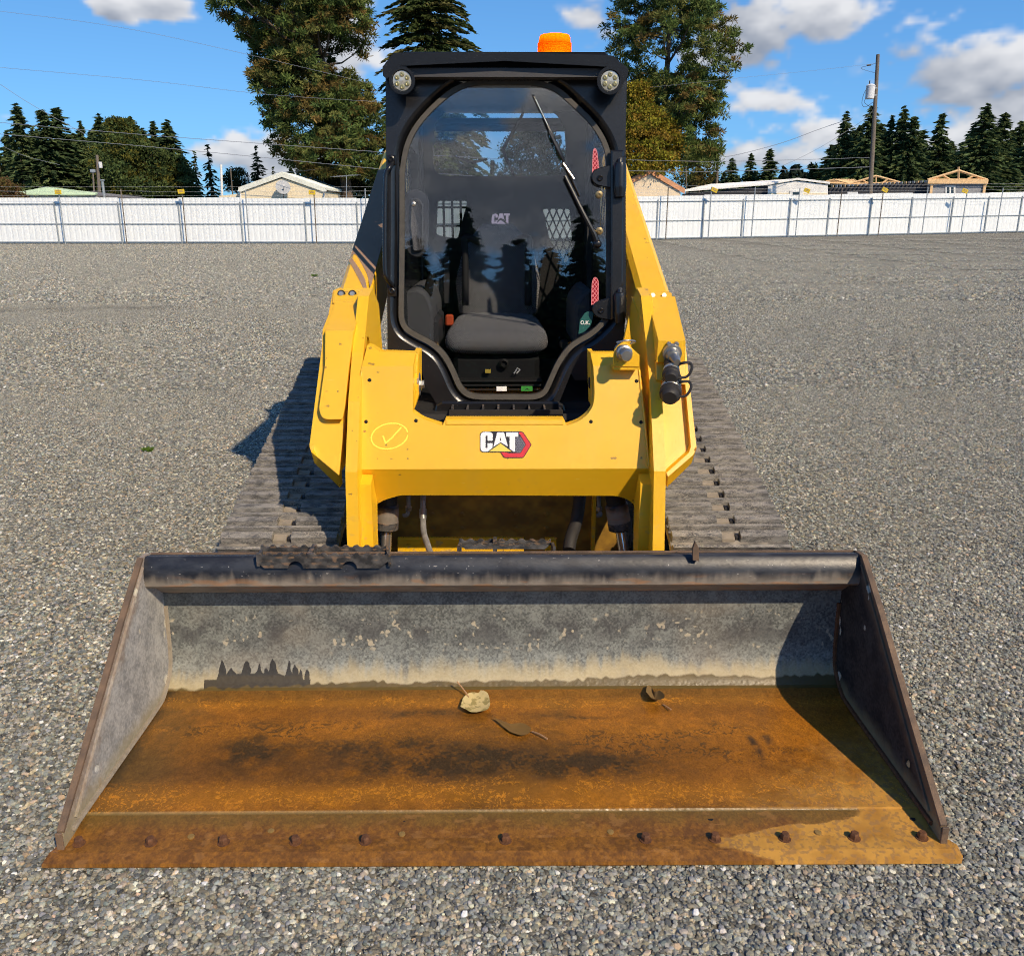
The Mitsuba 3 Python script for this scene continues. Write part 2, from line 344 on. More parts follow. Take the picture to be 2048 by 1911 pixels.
def r_floor(p, n, uv):
    d = dry_mask(p); a = fbm(p.x * 30, p.y * 30, 2, 3)
    return dr.lerp(.27 + .25 * a, .9, d)
def b_floor(p, n, uv):
    return .0016 * fbm(p.x * 120, p.y * 90, p.z * 90, 3) + .0015 * fbm(p.x * 25, p.y * 25, p.z * 25, 2)
mat('m_floor', bumped(prin(proc(f_floor), proc(r_floor), specular=.5), b_floor))
TONGUES = [(-.868, .128, .011), (-.84, .104, .02), (-.793, .124, .013), (-.755, .117, .010), (-.712, .131, .012), (-.732, .104, .012), (-.663, .125, .009), (-.643, .113, .010), (-.627, .100, .010), (-.606, .098, .008)]
def f_wall(p, n, uv):
    a = fbm(p.x * 30, p.z * 30, p.y * 30, 4); b = fbm(p.x * 3.2, p.z * 5, 1, 4); s = noise(p.x * 120, p.z * 120, p.y * 60); s2 = fbm(p.x * 200, p.z * 200, p.y * 200, 2)
    c = mix((.070, .077, .076), (.20, .216, .204), smoothstep(.25, .75, a * .4 + s2 * .6)); c = c * (1.0 + .35 * smoothstep(.20, .12, p.z))
    c = mix(c, (.24, .20, .15), smoothstep(.5, .75, b) * .35)
    mid = dr.exp(-dr.square((p.z - .215) / .05))
    c = mix(c, (.05, .05, .055), mid * smoothstep(.4, .65, fbm(p.x * 20, p.z * 20, 3, 3)) * .6)
    sp = smoothstep(.70, .8, fbm(p.x * 75, p.z * 75, 9, 2)) * smoothstep(.48, .62, fbm(p.x * 10 + 5, p.z * 14, 2, 3)) * smoothstep(.13, .18, p.z) * smoothstep(.30, .25, p.z)
    c = mix(c, (.50, .44, .32), sp * .7)
    streak = fbm(p.x * 60, p.z * 6, 3, 3)
    wet = .066 + .012 * smoothstep(-.1, .6, p.x) + .012 * (fbm(p.x * 9, 1, 2, 4) - .5) + .008 * (noise(p.x * 70, 2, 1) - .5) - .012 * smoothstep(-.55, -.85, p.x)
    tan = smoothstep(wet + .06, wet + .004, p.z + (streak - .5) * .06 + (b - .5) * .05)
    c = mix(c, mix((.40, .34, .21), (.55, .44, .22), streak), tan * .7)
    # dark splash with pointed tongues
    xx = p.x + (noise(p.x * 90, p.z * 60, 2) - .5) * .007
    splash = mi.Float(0.0)
    for cx, top, hw in TONGUES: splash = dr.maximum(splash, top - dr.power(dr.minimum(dr.abs(xx - cx) / hw, 3.0), 1.5) * .030 - dr.select(dr.abs(xx - cx) > hw * 1.7, 1.0, 0.0))
    splash = dr.maximum(splash, dr.select((xx > -.882) & (xx < -.675), .082 + .008 * noise(p.x * 40, 1, 5), 0.0)); splash = dr.maximum(splash, dr.select((xx > -.918) & (xx < -.594), .074, 0.0))
    sm = smoothstep(splash + .002, splash - .002, p.z)
    c = mix(c, (.018, .018, .02), sm * .95)
    wm = smoothstep(wet + .003, wet - .003, p.z)
    wc = mix(mix((.07, .055, .022), (.13, .085, .022), a), (.36, .16, .02), smoothstep(.055, .03, p.z + (a - .5) * .03) * .7)
    return mix(c, wc, dr.maximum(wm, sm * smoothstep(.088, .078, p.z) * .22))
def r_wall(p, n, uv): return .62 - .22 * smoothstep(.08, .06, p.z)
def b_wall(p, n, uv): return .0012 * fbm(p.x * 110, p.y * 110, p.z * 110, 3)
mat('m_wall', bumped(prin(proc(f_wall), proc(r_wall)), b_wall))
def f_side(p, n, uv):
    a = fbm(p.y * 26, p.z * 26, p.x * 26, 4); s2 = fbm(p.y * 160, p.z * 160, p.x * 160, 2)
    c = mix((.20, .202, .20), (.40, .395, .375), smoothstep(.25, .75, a * .55 + s2 * .45))
    shaded_paint = mix((.012, .012, .014), (.05, .044, .04), smoothstep(.3, .8, a * .6 + s2 * .4))      # black coat of the right plate, with its deep shade put into the colour
    c = mix(c, shaded_paint, smoothstep(.5, .6, p.x) * .97)
    rim = (p.z - .05) / .47 + (p.y - 1.74) / .63 - 1.0      # > 0 away from the sloping front edge
    front = .05 + .47 * (p.y - 1.74) / .63 - p.z             # height below the front edge
    c = mix(c, (.27, .17, .095), smoothstep(.09, .01, front + (a - .5) * .09) * .5)
    c = mix(c, (.30, .25, .14), smoothstep(.10, .04, p.z + (a - .5) * .04) * .7)
    c = mix(c, (.36, .17, .045), smoothstep(.62, .72, fbm(p.y * 12, p.z * 5, 3, 3)) * smoothstep(2.1, 1.8, p.y) * .7)
    c = mix(c, (.5, .47, .38), smoothstep(.78, .82, fbm(p.y * 22, p.z * 16, 8, 2)) * smoothstep(2.2, 2.3, p.y))
    return c
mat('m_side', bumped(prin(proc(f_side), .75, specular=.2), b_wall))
def f_bar(p, n, uv):
    a = fbm(p.x * 20, p.y * 40, p.z * 40, 4); s = noise(p.x * 160, p.y * 160, p.z * 160); st = fbm(p.x * 45, p.y * 8, p.z * 8, 3)
    c = mix((.012, .014, .021), (.030, .034, .044), smoothstep(.35, .7, a))
    c = mix(c, (.30, .29, .28), smoothstep(.88, .95, s) * smoothstep(.4, .6, a))
    lo = smoothstep(.458, .418, p.z + (st - .5) * .05)
    c = mix(c, mix((.15, .13, .11), (.34, .30, .25), a), lo * .85)
    return mix(c, (.34, .15, .045), smoothstep(.55, .68, fbm(p.x * 16, p.y * 30, p.z * 60, 4)) * smoothstep(.455, .42, p.z) * .5)
def b_bar(p, n, uv): return .0004 * fbm(p.x * 70, p.y * 70, p.z * 70, 3)
mat('m_bar', bumped(prin(proc(f_bar), .40), b_bar))
def f_step(p, n, uv):
    a = fbm(p.x * 50, p.y * 50, p.z * 50, 4); s = noise(p.x * 180, p.y * 180, p.z * 180)
    c = mix((.020, .021, .023), (.085, .082, .08), smoothstep(.3, .75, a))
    return mix(c, (.26, .16, .09), smoothstep(.58, .72, fbm(p.x * 50, p.y * 110, p.z * 110, 3)) * .5 + smoothstep(.9, .95, s) * .3)
mat('m_step', bumped(prin(proc(f_step), .6), b_wall))
def f_rustdk(p, n, uv): return mix((.06, .026, .014), (.17, .07, .025), fbm(p.x * 90, p.y * 90, p.z * 90, 3))
mat('m_rust_bolt', bumped(prin(proc(f_rustdk), .75), b_wall))
def f_rustedge(p, n, uv): return mix((.05, .04, .035), (.22, .14, .085), fbm(p.x * 30, p.y * 30, p.z * 30, 4))
mat('m_rust_edge', bumped(prin(proc(f_rustedge), .8), b_wall))
mat('m_red', prin((.28, .006, .016), .3)); mat('m_pink', prin((.75, .25, .27), .3))
mat('m_white_decal', prin((.80, .80, .80), .4)); mat('m_logo_dark', prin((.012, .012, .018), .4)); mat('m_logo_red', prin((.62, .035, .045), .35)); mat('m_logo_yellow', prin((.78, .58, .10), .4))
mat('m_logo_grey', prin((.16, .16, .20), .4)); mat('m_ghost', prin((.20, .20, .30), .4)); mat('m_green_decal', prin((.03, .22, .03), .4)); mat('m_teal_decal', prin((.01, .09, .085), .4)); mat('m_chalk', prin((.95, .86, .10), .8))
mat('m_dull_brown', prin((.30, .20, .14), .85, specular=.1)); mat('m_orange_plastic', prin((.75, .12, .04), .45))
mat('m_amber', {'type': 'principledthin', 'base_color': rgb(1.0, .47, .012), 'roughness': .2, 'diff_trans': 1.5, 'eta': 1.4}, False)
mat('m_amber_core', prin((.95, .85, .5), .3))
mat('m_lens', prin((.62, .62, .56), .18, metallic=.55)); mat('m_led', prin((.40, .37, .20), .15, metallic=.5)); mat('m_rubber', prin((.022, .02, .019), .6))
def f_hose(p, n, uv): return mix((.09, .09, .085), (.28, .27, .25), fbm(p.x * 50, p.y * 50, p.z * 50, 3))
mat('m_hose', prin(proc(f_hose), .7))
# -- setting
def f_ground(p, n, uv):
    r = dr.sqrt(p.x * p.x + p.y * p.y)
    d1, e1, c1 = voronoi(p.x * 75, p.y * 75); d2, e2, c2 = voronoi(p.x * 28 + 5, p.y * 28)
    d3, e3, c3 = voronoi(p.x * 9 + 2, p.y * 9)
    g = .125 + .40 * c1 * c1 + .10 * (c2 - .5) + .13 * (c3 - .5) * smoothstep(6, 14, r)
    gap = smoothstep(.02, .22, e1 - d1)
    w = fbm(p.x * .22, p.y * .5, 3, 4) - .5
    g = g * (.55 + .45 * gap) * (1 + .25 * w) * (1 + .20 * smoothstep(8, 20, r)) + .015
    t = cell_rand(c1 * 5000, 3)
    col = mix((1.0, .985, .955), (1.07, 1.0, .88), smoothstep(.5, .9, t)); col = mix(col, (.93, .99, 1.06), smoothstep(.4, .1, t))
    rut = smoothstep(.62, .72, fbm(p.x * .35, p.y * 1.4, 8, 3)) * smoothstep(6, 10, r) * .22
    return col * C3(.98, .97, .87) * g * (1 - rut)
def b_ground(p, n, uv):
    d1, e1, c1 = voronoi(p.x * 75, p.y * 75); d2, e2, c2 = voronoi(p.x * 20, p.y * 20)
    return .006 * smoothstep(0, .45, e1 - d1) * (.4 + c1) + .012 * smoothstep(0, .5, e2 - d2) * c2
mat('m_ground', bumped({'type': 'diffuse', 'reflectance': proc(f_ground)}, b_ground, 2e-3))
def w_damp(p, n, uv):                                   # dust and fines over the stones, and a few damp streaks
    a = fbm(p.x * .30 + 3, p.y * .75, 2, 4); b = fbm(p.x * 2.2, p.y * 5, 6, 3)
    return .02 + .30 * smoothstep(.45, .75, a * .75 + b * .25) + .3 * smoothstep(9, 13, p.y) * smoothstep(18, 15, p.y) * smoothstep(-1, -3, p.x) * smoothstep(.40, .6, a)
def c_fines(p, n, uv):
    a = fbm(p.x * 3, p.y * 3, 1, 3); line = 14.3 + .06 * (p.x + 8) + (a - .5) * .7
    damp = dr.exp(-dr.square((p.y - line) / .28)) * smoothstep(-1.6, -3.6, p.x) * smoothstep(.35, .55, fbm(p.x * 1.3, p.y * .8, 4, 3))
    return mix(mix((.24, .24, .215), (.32, .318, .285), a), (.10, .098, .09), damp * .8)
scene['m_stone'] = {'type': 'twosided', 'b': {'type': 'blendbsdf', 'weight': proc(w_damp), 'a': prin({'type': 'mesh_attribute', 'name': 'vertex_color'}, .75), 'c': {'type': 'diffuse', 'reflectance': proc(c_fines)}}}
mat('m_leaf', {'type': 'principledthin', 'base_color': {'type': 'mesh_attribute', 'name': 'vertex_color'}, 'roughness': .6, 'diff_trans': .5, 'eta': 1.35}, False)
def f_bark(p, n, uv): return mix((.06, .045, .035), (.17, .125, .09), fbm(p.x * 9, p.y * 9, p.z * 1.5, 4))
mat('m_bark', prin(proc(f_bark), .9))
def f_polewood(p, n, uv): return mix((.10, .085, .07), (.23, .195, .16), fbm(p.x * 22, p.y * 22, p.z * .8, 4))
mat('m_polewood', prin(proc(f_polewood), .9))
def f_fence(p, n, uv):
    d = fbm(p.x * 1.4, p.y, p.z * .7, 3)
    return mix((.79, .83, .855), (.73, .77, .795), d)
mat('m_fence', prin(proc(f_fence), .45)); mat('m_galv', prin((.30, .34, .37), .5, metallic=.2)); mat('m_wire', prin((.07, .07, .075), .6)); mat('m_strand', prin((.50, .52, .54), .6)); mat('m_cable', prin((.22, .24, .28), .6))
def plain(name, c, rough=.75, var=.15, s=2.0):
    def f(p, n, uv): return C3(*c) * (1 - var + 2 * var * fbm(p.x * s, p.y * s, p.z * s, 4))
    return mat(name, prin(proc(f), rough))
plain('m_cream', (.76, .66, .47), var=.04, s=.6); plain('m_peach', (.76, .62, .44), var=.04, s=.6); plain('m_trim', (.70, .72, .64)); plain('m_trim_orange', (.62, .30, .15)); plain('m_roof_grey', (.12, .12, .125), var=.3)
plain('m_roof_green', (.42, .55, .36)); plain('m_white_wall', (.74, .74, .72)); plain('m_dark_wall', (.022, .024, .032)); plain('m_roof_white', (.78, .78, .76)); plain('m_lumber', (.72, .48, .25), var=.2, s=6.0)
plain('m_grey_wall', (.26, .27, .29)); plain('m_dish', (.36, .38, .40)); plain('m_sign', (.65, .46, .02), .5, .05); plain('m_trans', (.66, .68, .70), .4, .05); mat('m_pane', prin((.02, .025, .03), .08, specular=.7))
# ------------------------------------------------------------------ the setting
R = np.random.default_rng(7)
def ground_z(x, y):
    x, y = np.asarray(x, float), np.asarray(y, float)
    k = np.clip((y - 12) / 36, 0, 1.35); k = k * k * (3 - 2 * np.minimum(k, 1.0)) if False else k
    e = np.where(x < -4, 0, np.where(x < 4, (x + 4) ** 2 / 16 * .0525, .0525 + .0103 * 4 + .0103 * (x - 4)))
    e = np.where(x < -4, 0, e)
    return k * np.minimum(e, .75) - .006
gx = np.concatenate([[-900, -400, -150, -80], np.linspace(-50, 50, 51), [80, 150, 400, 900]])
gy = np.concatenate([[-900, -300, -80, -30], np.linspace(-10, 100, 56), [150, 400, 900, 1800]])
GX, GY = np.meshgrid(gx, gy, indexing='ij'); nx, ny = GX.shape
gv = np.stack([GX, GY, ground_z(GX, GY)], -1).reshape(-1, 3)
i, j = np.meshgrid(np.arange(nx - 1), np.arange(ny - 1), indexing='ij'); q = (i * ny + j).ravel()
obj('ground', (gv, np.vstack([np.stack([q, q + ny, q + ny + 1], 1), np.stack([q, q + ny + 1, q + 1], 1)])), 'm_ground', smooth=True); lab('ground', 'wide open yard of crushed grey gravel', None, None, 'structure')

# gravel: loose stones on the ground sheet, in patches laid side by side
ICO = trimesh.creation.icosahedron(); OCT = trimesh.creation.box(extents=(1.3, 1.3, 1.3))
PAL = np.array([(.16, .175, .19), (.10, .11, .12), (.23, .24, .24), (.055, .06, .066), (.33, .32, .30), (.20, .19, .165), (.42, .40, .36), (.27, .235, .18), (.14, .155, .15), (.60, .58, .54), (.34, .26, .185), (.17, .185, .21)])
PW = np.array([.14, .13, .12, .09, .10, .12, .06, .11, .07, .03, .05, .03]); PW = PW / PW.sum()
def stones(n, size, rlo, rhi, rng, base, zc=-.004, flat=.62, zmax=None):
    v0, f0 = np.array(base.vertices), np.array(base.faces); m = len(v0)
    r = np.exp(rng.uniform(np.log(rlo), np.log(rhi), n))
    V = v0[None] * rng.uniform(.72, 1.25, (n, m, 1)) * rng.uniform(.7, 1.3, (n, 1, 3))
    q = rng.normal(size=(n, 4)); q /= np.linalg.norm(q, axis=1, keepdims=True); w, x, y, z = q.T
    M = np.stack([1 - 2 * (y * y + z * z), 2 * (x * y - z * w), 2 * (x * z + y * w), 2 * (x * y + z * w), 1 - 2 * (x * x + z * z), 2 * (y * z - x * w), 2 * (x * z - y * w), 2 * (y * z + x * w), 1 - 2 * (x * x + y * y)], 1).reshape(n, 3, 3)
    V = np.einsum('nij,nmj->nmi', M, V) * r[:, None, None]; V[..., 2] *= flat
    c = np.stack([rng.uniform(-size / 2, size / 2, n), rng.uniform(-size / 2, size / 2, n), np.full(n, zc) + rng.uniform(-.003, .003, n)], 1)
    V = V + c[:, None]
    if zmax is not None: V[..., 2] = np.minimum(V[..., 2], zmax)
    col = PAL[rng.choice(len(PAL), n, p=PW)] * np.array([1.28, 1.275, 1.14]) * rng.uniform(.48, 1.5, (n, 1)) * rng.uniform(.94, 1.06, (n, 3)); col = np.clip(col, .02, .8)
    F = f0[None] + (np.arange(n) * m)[:, None, None]
    # every face its own vertices: sharp edges without smoothing
    V = V.reshape(-1, 3)[F.reshape(-1)]; C = np.repeat(col, len(f0) * 3, 0)
    return (V, np.arange(len(V)).reshape(-1, 3)), C
def patch(name, *a, **k):
    m, c = stones(*a, **k)
    scene[name] = {'type': 'shapegroup', 'stones': mikit.ply(m, 'm_stone', smooth=False, color=c)}
for k in range(3):
    patch(f'near_patch_{k}', 4600, .5, .0017, .0088, R, ICO, zmax=.012)
    patch(f'mid_patch_{k}', 8500, 1.0, .0028, .0085, R, OCT, zmax=.014)
    patch(f'far_patch_{k}', 9000, 2.0, .0055, .0140, R, OCT, zc=-.002)
    patch(f'yonder_patch_{k}', 8000, 4.0, .011, .026, R, OCT, zc=-.004)
def lay(kind, size, x0, x1, y0, y1, skip):
    for ix in np.arange(x0 + size / 2, x1, size):
        for iy in np.arange(y0 + size / 2, y1, size):
            if skip(ix, iy): continue
            lay.n += 1; k = f'gravel__{lay.n:03d}'
            scene[k] = {'type': 'instance', 'to_world': T().translate([float(ix), float(iy), float(ground_z(ix, iy)) + .005]).rotate([0, 0, 1], 90.0 * float(R.integers(4))), 'g': {'type': 'ref', 'id': f'{kind}_patch_{R.integers(3)}'}}
def view(ix, iy, s): return abs(ix) > .72 * (iy + s) + .25 + s / 2
lay.n = 0
lay('near', .5, -2.5, 2.5, 1.0, 3.5, lambda a, b: view(a, b, .25) or (abs(a) < .8 and b > 1.9))
lay('mid', 1.0, -6, 6, 3.5, 7.5, lambda a, b: view(a, b, .5) or (abs(a) < .6 and b < 5))
lay('far', 2.0, -12, 12, 7.5, 15.5, lambda a, b: view(a, b, 1.0))
lay('yonder', 4.0, -36, 36, 15.5, 47.0, lambda a, b: view(a, b, 2.0))
lab('gravel', 'loose grey, tan and bluish crushed stones covering the yard', 'gravel', None, 'stuff')
# grass tufts
def tuft(px, py, n, h, label):
    c = UZ(px, py, -.005); rng = np.random.default_rng(px); V, F = [], []
    for k in range(n):
        a = rng.uniform(0, 2 * np.pi); b = c + np.array([rng.uniform(-1, 1) * h * .9, rng.uniform(-1, 1) * h * .5, 0]); u = np.array([np.cos(a), np.sin(a), 0]); L = h * rng.uniform(.5, 1.1)
        s = np.array([-u[1], u[0], 0]) * h * .10
        V += [b - s, b + s, b + u * L * .5 + [0, 0, L * .8], b + u * L * 1.0 + [0, 0, L * .9]]; i0 = 4 * k; F += [[i0, i0 + 1, i0 + 2], [i0 + 1, i0 + 3, i0 + 2]]
    k = obj('grass_tuft', (np.array(V), np.array(F)), 'm_leaf', color=np.tile([.10, .17, .03], (len(V), 1)) * rng.uniform(.7, 1.3, (len(V), 1))); lab(k, label, 'grass', None)
tuft(296, 902, 90, .028, 'small green grass tuft left of the loader, the nearer one'); tuft(630, 553, 60, .06, 'tiny green weed in the gravel farther back left of the loader'); tuft(1010, 470, 10, .05, 'weed behind the loader') if False else None

# ------------------------------------------------------------------ white fence
def fence_run(key, a, b, px_posts, gap, H=2.3):
    a, b = np.array(a, float), np.array(b, float); d = (b - a) / np.linalg.norm(b - a); nrm = np.array([d[1], -d[0]]) * (1 if d[0] > 0 else -1); L = np.linalg.norm(b - a)
    def at(s, off, z): x, y = a + d * s + nrm * off; return np.array([x, y, float(ground_z(x, y)) + z])
    S = []
    for px in px_posts:                                # where the post of this pixel column stands along the run
        r = ray(px, 440)[:2]; m = np.array([[r[0], -d[0]], [r[1], -d[1]]]); S.append(np.linalg.solve(m, a)[1])
    S = sorted(S); S = [s for s in np.arange(S[0] - gap, -gap, -gap)][::-1] + S + [s for s in np.arange(S[-1] + gap, L, gap)]; S = [max(0, S[0])] + [s for s in S[1:] if 0 < s < L] + [L]
    for s0, s1 in zip(S[:-1], S[1:]):
        n = max(2, round((s1 - s0) / .30)); us = [];
        for k in range(n):
            u0, u1 = s0 + (s1 - s0) * k / n, s0 + (s1 - s0) * (k + 1) / n; us += [(u0, 0), (u0 + .05, .014), (u1 - .09, .014), (u1 - .04, 0)]
        us.append((s1, 0)); us = np.array(us)
        top = .03 * np.sin(s0 * 3.1)
        rings = [np.array([at(u, o, .03) for u, o in us]), np.array([at(u, o, H + top) for u, o in us])]
        m = len(us); i = np.arange(m - 1); V = np.vstack(rings + [r - np.array([nrm[0], nrm[1], 0]) * .02 for r in rings])
        F = np.vstack([np.stack([i, i + 1, i + 1 + m], 1), np.stack([i, i + 1 + m, i + m], 1), np.stack([i + 2 * m, i + 1 + 2 * m, i + 1 + 3 * m], 1), np.stack([i + 2 * m, i + 1 + 3 * m, i + 3 * m], 1), np.stack([i + m, i + 1 + m, i + 1 + 3 * m], 1), np.stack([i + m, i + 1 + 3 * m, i + 3 * m], 1)])
        obj('panel', (V, F), 'm_fence', key)
    for s in S[1:-1]:
        p = at(s, .05, 1.03); obj('post', box(p, (.065, .05, 2.14), .008), 'm_galv', key)
    for z in (2.0, 1.0, .09):
        for s0, s1 in zip(S[:-1], S[1:]):
            obj('rail', tube([at(s0, .04, z), at(s1, .04, z)], .028, 6), 'm_galv', key)
    return at
fl = thing('white_fence', 'long white sheet panel fence with grey rails, left of the loader', 'fence')
fr = thing('white_fence', 'long white sheet panel fence with grey rails, right of the loader', 'fence')
atL = fence_run(fl, (-60, 48.2), (.5, 48.2), (113, 240, 360, 483, 611, 715), 3.3)
atR = fence_run(fr, (.6, 48.2), (52, 58.66), (1314, 1406, 1484, 1578, 1655, 1739, 1819, 1901, 1971, 2037), 2.3)
def electric(key, A, B, pxs, off, tops, heights):
    pts = []
    for px, top in zip(pxs, tops):
        Y = 48.2 - off if px < 1000 else 48.08 + .2034 * (UY(px, 430, 50)[0] - 0.0) - off
        b = UY(px, 480, Y); z0 = float(ground_z(b[0], b[1])); zt = UY(px, top, Y)[2]
        obj('post', cyl([b[0], b[1], z0 - .02], [b[0] + .02, b[1], zt], .03, 8), 'm_polewood' if px % 2 else 'm_galv', key); pts.append((b[0], b[1], z0))
    for h in heights:
        obj('strand', tube([(x, y - .03, z + h - (.02 if k % 2 else 0)) for k, (x, y, z) in enumerate(pts)], .0042, 4), 'm_strand', key)
    return pts
ef = thing('electric_fence', 'thin wire strands on slim posts above the left white fence', 'electric fence')
pL = electric(ef, None, None, (-60, 130, 253, 373, 498, 633, 734, 860), .5, (376, 378, 378, 379, 381, 381, 377, 378), (2.42, 2.62, 2.83))
ef2 = thing('electric_fence', 'thin wire strands on slim posts above the right white fence', 'electric fence')
pR = electric(ef2, None, None, (1240, 1331, 1416, 1502, 1590, 1673, 1755, 1842, 1920, 1990, 2090), .55, (376, 372, 374, 374, 376, 376, 373, 374, 375, 376, 376), (2.45, 2.62, 2.78))
def sign(px, py, tilt, label):
    Y = 47.6 if px < 1000 else 47.4 + .2034 * UY(px, 430, 50)[0]
    c = UY(px, py, Y)
    k = obj('warning_sign', box(c, (.34, .03, .22), .01, rotm([0, 1, 0], tilt)), 'm_sign'); lab(k, label, 'sign', 'yellow warning signs on the electric fence wires')
    for dz in (.05, -.02): obj('printed_line', box(c + [0, -.017, dz], (.2, .004, .03), 0, rotm([0, 1, 0], tilt)), 'm_dull_brown', k)
for px, py, tl, L in ((116, 384, 2, 'yellow warning sign above the green roofed house'), (362, 383, -3, 'yellow warning sign before the dark trees left of the cream house'), (624, 385, 2, 'yellow warning sign before the cream house wall'),
                      (1429, 380, 24, 'tilted yellow warning sign before the long dark walled building'), (1614, 381, 20, 'tilted yellow warning sign before the white gable end'), (1770, 380, 24, 'tilted yellow warning sign just right of the leaning utility pole'), (1930, 382, 20, 'tilted yellow warning sign before the grey house under construction')):
    sign(px, py, tl, L)
for px in (1430, 1420, 1612, 1772, 1935):
    pass
# ------------------------------------------------------------------ houses beyond the fence
def wall_px(px, Y, t=.2, bevel=0): return face(px, Y, t, bevel)
def slab3(pts, up=.14):
    """A roof slope: four corners, thickened upwards."""
    p = np.array(pts, float); return loft([p, p + [0, 0, up]])
h = thing('cream_house', 'cream gabled house with a satellite dish on its end wall', 'house')
Y = 60.0
obj('wall', wall_px([(482, 384), (564, 356), (648, 384), (648, 425), (482, 425)], Y, 9.0), 'm_cream', h)
L, P, Rr = UY(478, 380, Y), UY(564, 349, Y), UY(652, 380, Y)
for a, b in ((L, P), (P, Rr)):
    obj('roof', slab3([a + [0, -.1, 0], b + [0, -.1, 0], b + [0, 9.3, 0], a + [0, 9.3, 0]], .16), 'm_trim', h)
    obj('barge_board', slab3([a + [0, -.14, -.16], b + [0, -.14, -.16], b + [0, -.1, -.16], a + [0, -.1, -.16]], .30), 'm_trim', h)
obj('lean_to', wall_px([(438, 392), (482, 387), (482, 425), (438, 425)], Y + .5, 4.0), 'm_cream', h)
for px in (481, 648): obj('downpipe', tube([UY(px - (4 if px < 500 else -4), 381, Y - .5), UY(px, 386, Y - .1), UY(px, 420, Y - .1)], .05, 6), 'm_white_wall', h)
d = thing('satellite_dish', 'round grey satellite dish on a short mast before the cream house', 'satellite dish')
c = UY(566, 374, Y - .7); ax = np.array([.35, -.85, .4]); ax /= np.linalg.norm(ax)
obj('reflector', cat([lathe(c - ax * (.16 * (1 - (r / .47) ** 2)), c - ax * (.16 * (1 - (r / .47) ** 2)) + ax * .001, [(0, r), (.0012, r)], 28) for r in (.47,)] + [lathe(c - ax * .16, c, [(0, .02), (.012, .14), (.05, .27), (.10, .38), (.16, .47), (.15, .47), (.09, .38), (.04, .27), (.0, .14)], 28)]), 'm_dish', d, smooth=40)
obj('feed_arm', tube([c - ax * .1 - [0, 0, .4], c + ax * .35 - [0, 0, .12]], .02, 6), 'm_wire', d); obj('feed_horn', cyl(c + ax * .32 - [0, 0, .12], c + ax * .42 - [0, 0, .08], .05, 8), 'm_white_wall', d)
obj('mast', tube([c - ax * .15, c - ax * .15 + [0, .05, -.5], UY(567, 395, Y - .25)], .035, 6), 'm_wire', d)
g = thing('green_roof_house', 'low white house with a pale green metal roof at the far left', 'house')
Y = 57.0
obj('wall', wall_px([(26, 392), (182, 393), (182, 425), (26, 425)], Y, 7.0), 'm_white_wall', g)
a, b, e = UY(20, 390, Y - .4), UY(94, 376, Y + 3.0), UY(190, 391, Y - .4)
obj('roof', slab3([a, e, UY(196, 388, Y + 3.5), b], .08), 'm_roof_green', g)
dk = thing('dark_roof_shed', 'low shed with a dark sloping roof right of the green roofed house', 'shed')
obj('roof', slab3([UY(180, 392, 58), UY(296, 401, 58), UY(290, 398, 64), UY(185, 386, 64)], .1), 'm_roof_grey', dk); obj('wall', wall_px([(182, 395), (292, 403), (292, 425), (182, 425)], 58.4, 4), 'm_dark_wall', dk)
st = thing('stove_pipe', 'thin metal stove pipe rising by the green roofed house', 'pipe'); p = UY(208, 388, 58); obj('pipe', cyl(p - [0, 0, .6], p + [0, 0, .75], .08, 10), 'm_galv', st); obj('cap', cyl(p + [0, 0, .78], p + [0, 0, .86], .14, 10), 'm_galv', st)
# right
b = thing('peach_house', 'peach gabled house with an orange roof edge just right of the cab', 'house')
Y = 62.0
obj('wall', wall_px([(1215, 386), (1300, 349), (1361, 384), (1361, 425), (1215, 425)], Y, 10), 'm_peach', b)
L, P, Rr = UY(1205, 389, Y), UY(1300, 341, Y), UY(1369, 381, Y)
for a, c2, nm in ((L, P, 'a'), (P, Rr, 'b')):
    obj('roof', slab3([a + [0, -.08, 0], c2 + [0, -.08, 0], c2 + [0, 10.4, 0], a + [0, 10.4, 0]], .14), 'm_roof_grey', b)
    obj('barge_board', slab3([a + [0, -.13, -.22], c2 + [0, -.13, -.22], c2 + [0, -.08, -.22], a + [0, -.08, -.22]], .34), 'm_trim_orange', b)
m = thing('mobile_home', 'long mobile home with dark side, white roof and white gable end', 'house')
Y = 64.0
A, B, P, C = UY(1366, 384, Y + 1), UY(1536, 371, Y), UY(1595, 361, Y), UY(1656, 369, Y)
obj('side_wall', wall_px([(1366, 388), (1536, 372), (1536, 425), (1366, 425)], Y + .12, .3), 'm_dark_wall', m)
obj('end_wall', wall_px([(1536, 371), (1595, 362), (1656, 370), (1656, 425), (1536, 425)], Y, .3), 'm_white_wall', m)
obj('cladding', wall_px([(1537, 386), (1655, 386), (1655, 425), (1537, 425)], Y - .05, .05), 'm_cream', m)
obj('roof', slab3([UY(1360, 384, Y - .1), UY(1536, 370, Y - .1), UY(1595, 360, Y + .2), UY(1420, 371, Y + 5)], .10), 'm_roof_white', m)
obj('roof', slab3([UY(1536, 370, Y - .12), UY(1595, 360, Y - .12), UY(1595, 360, Y - .02), UY(1536, 370, Y - .02)], .14), 'm_roof_white', m); obj('roof', slab3([UY(1595, 360, Y - .12), UY(1660, 368, Y - .12), UY(1660, 368, Y - .02), UY(1595, 360, Y - .02)], .14), 'm_roof_white', m)
wn = obj('window', wall_px([(1580, 381), (1606, 381), (1606, 402), (1580, 402)], Y - .09, .05), 'm_white_wall', m); obj('pane', wall_px([(1586, 384), (1600, 384), (1600, 399), (1586, 399)], Y - .12, .04), 'm_pane', wn)
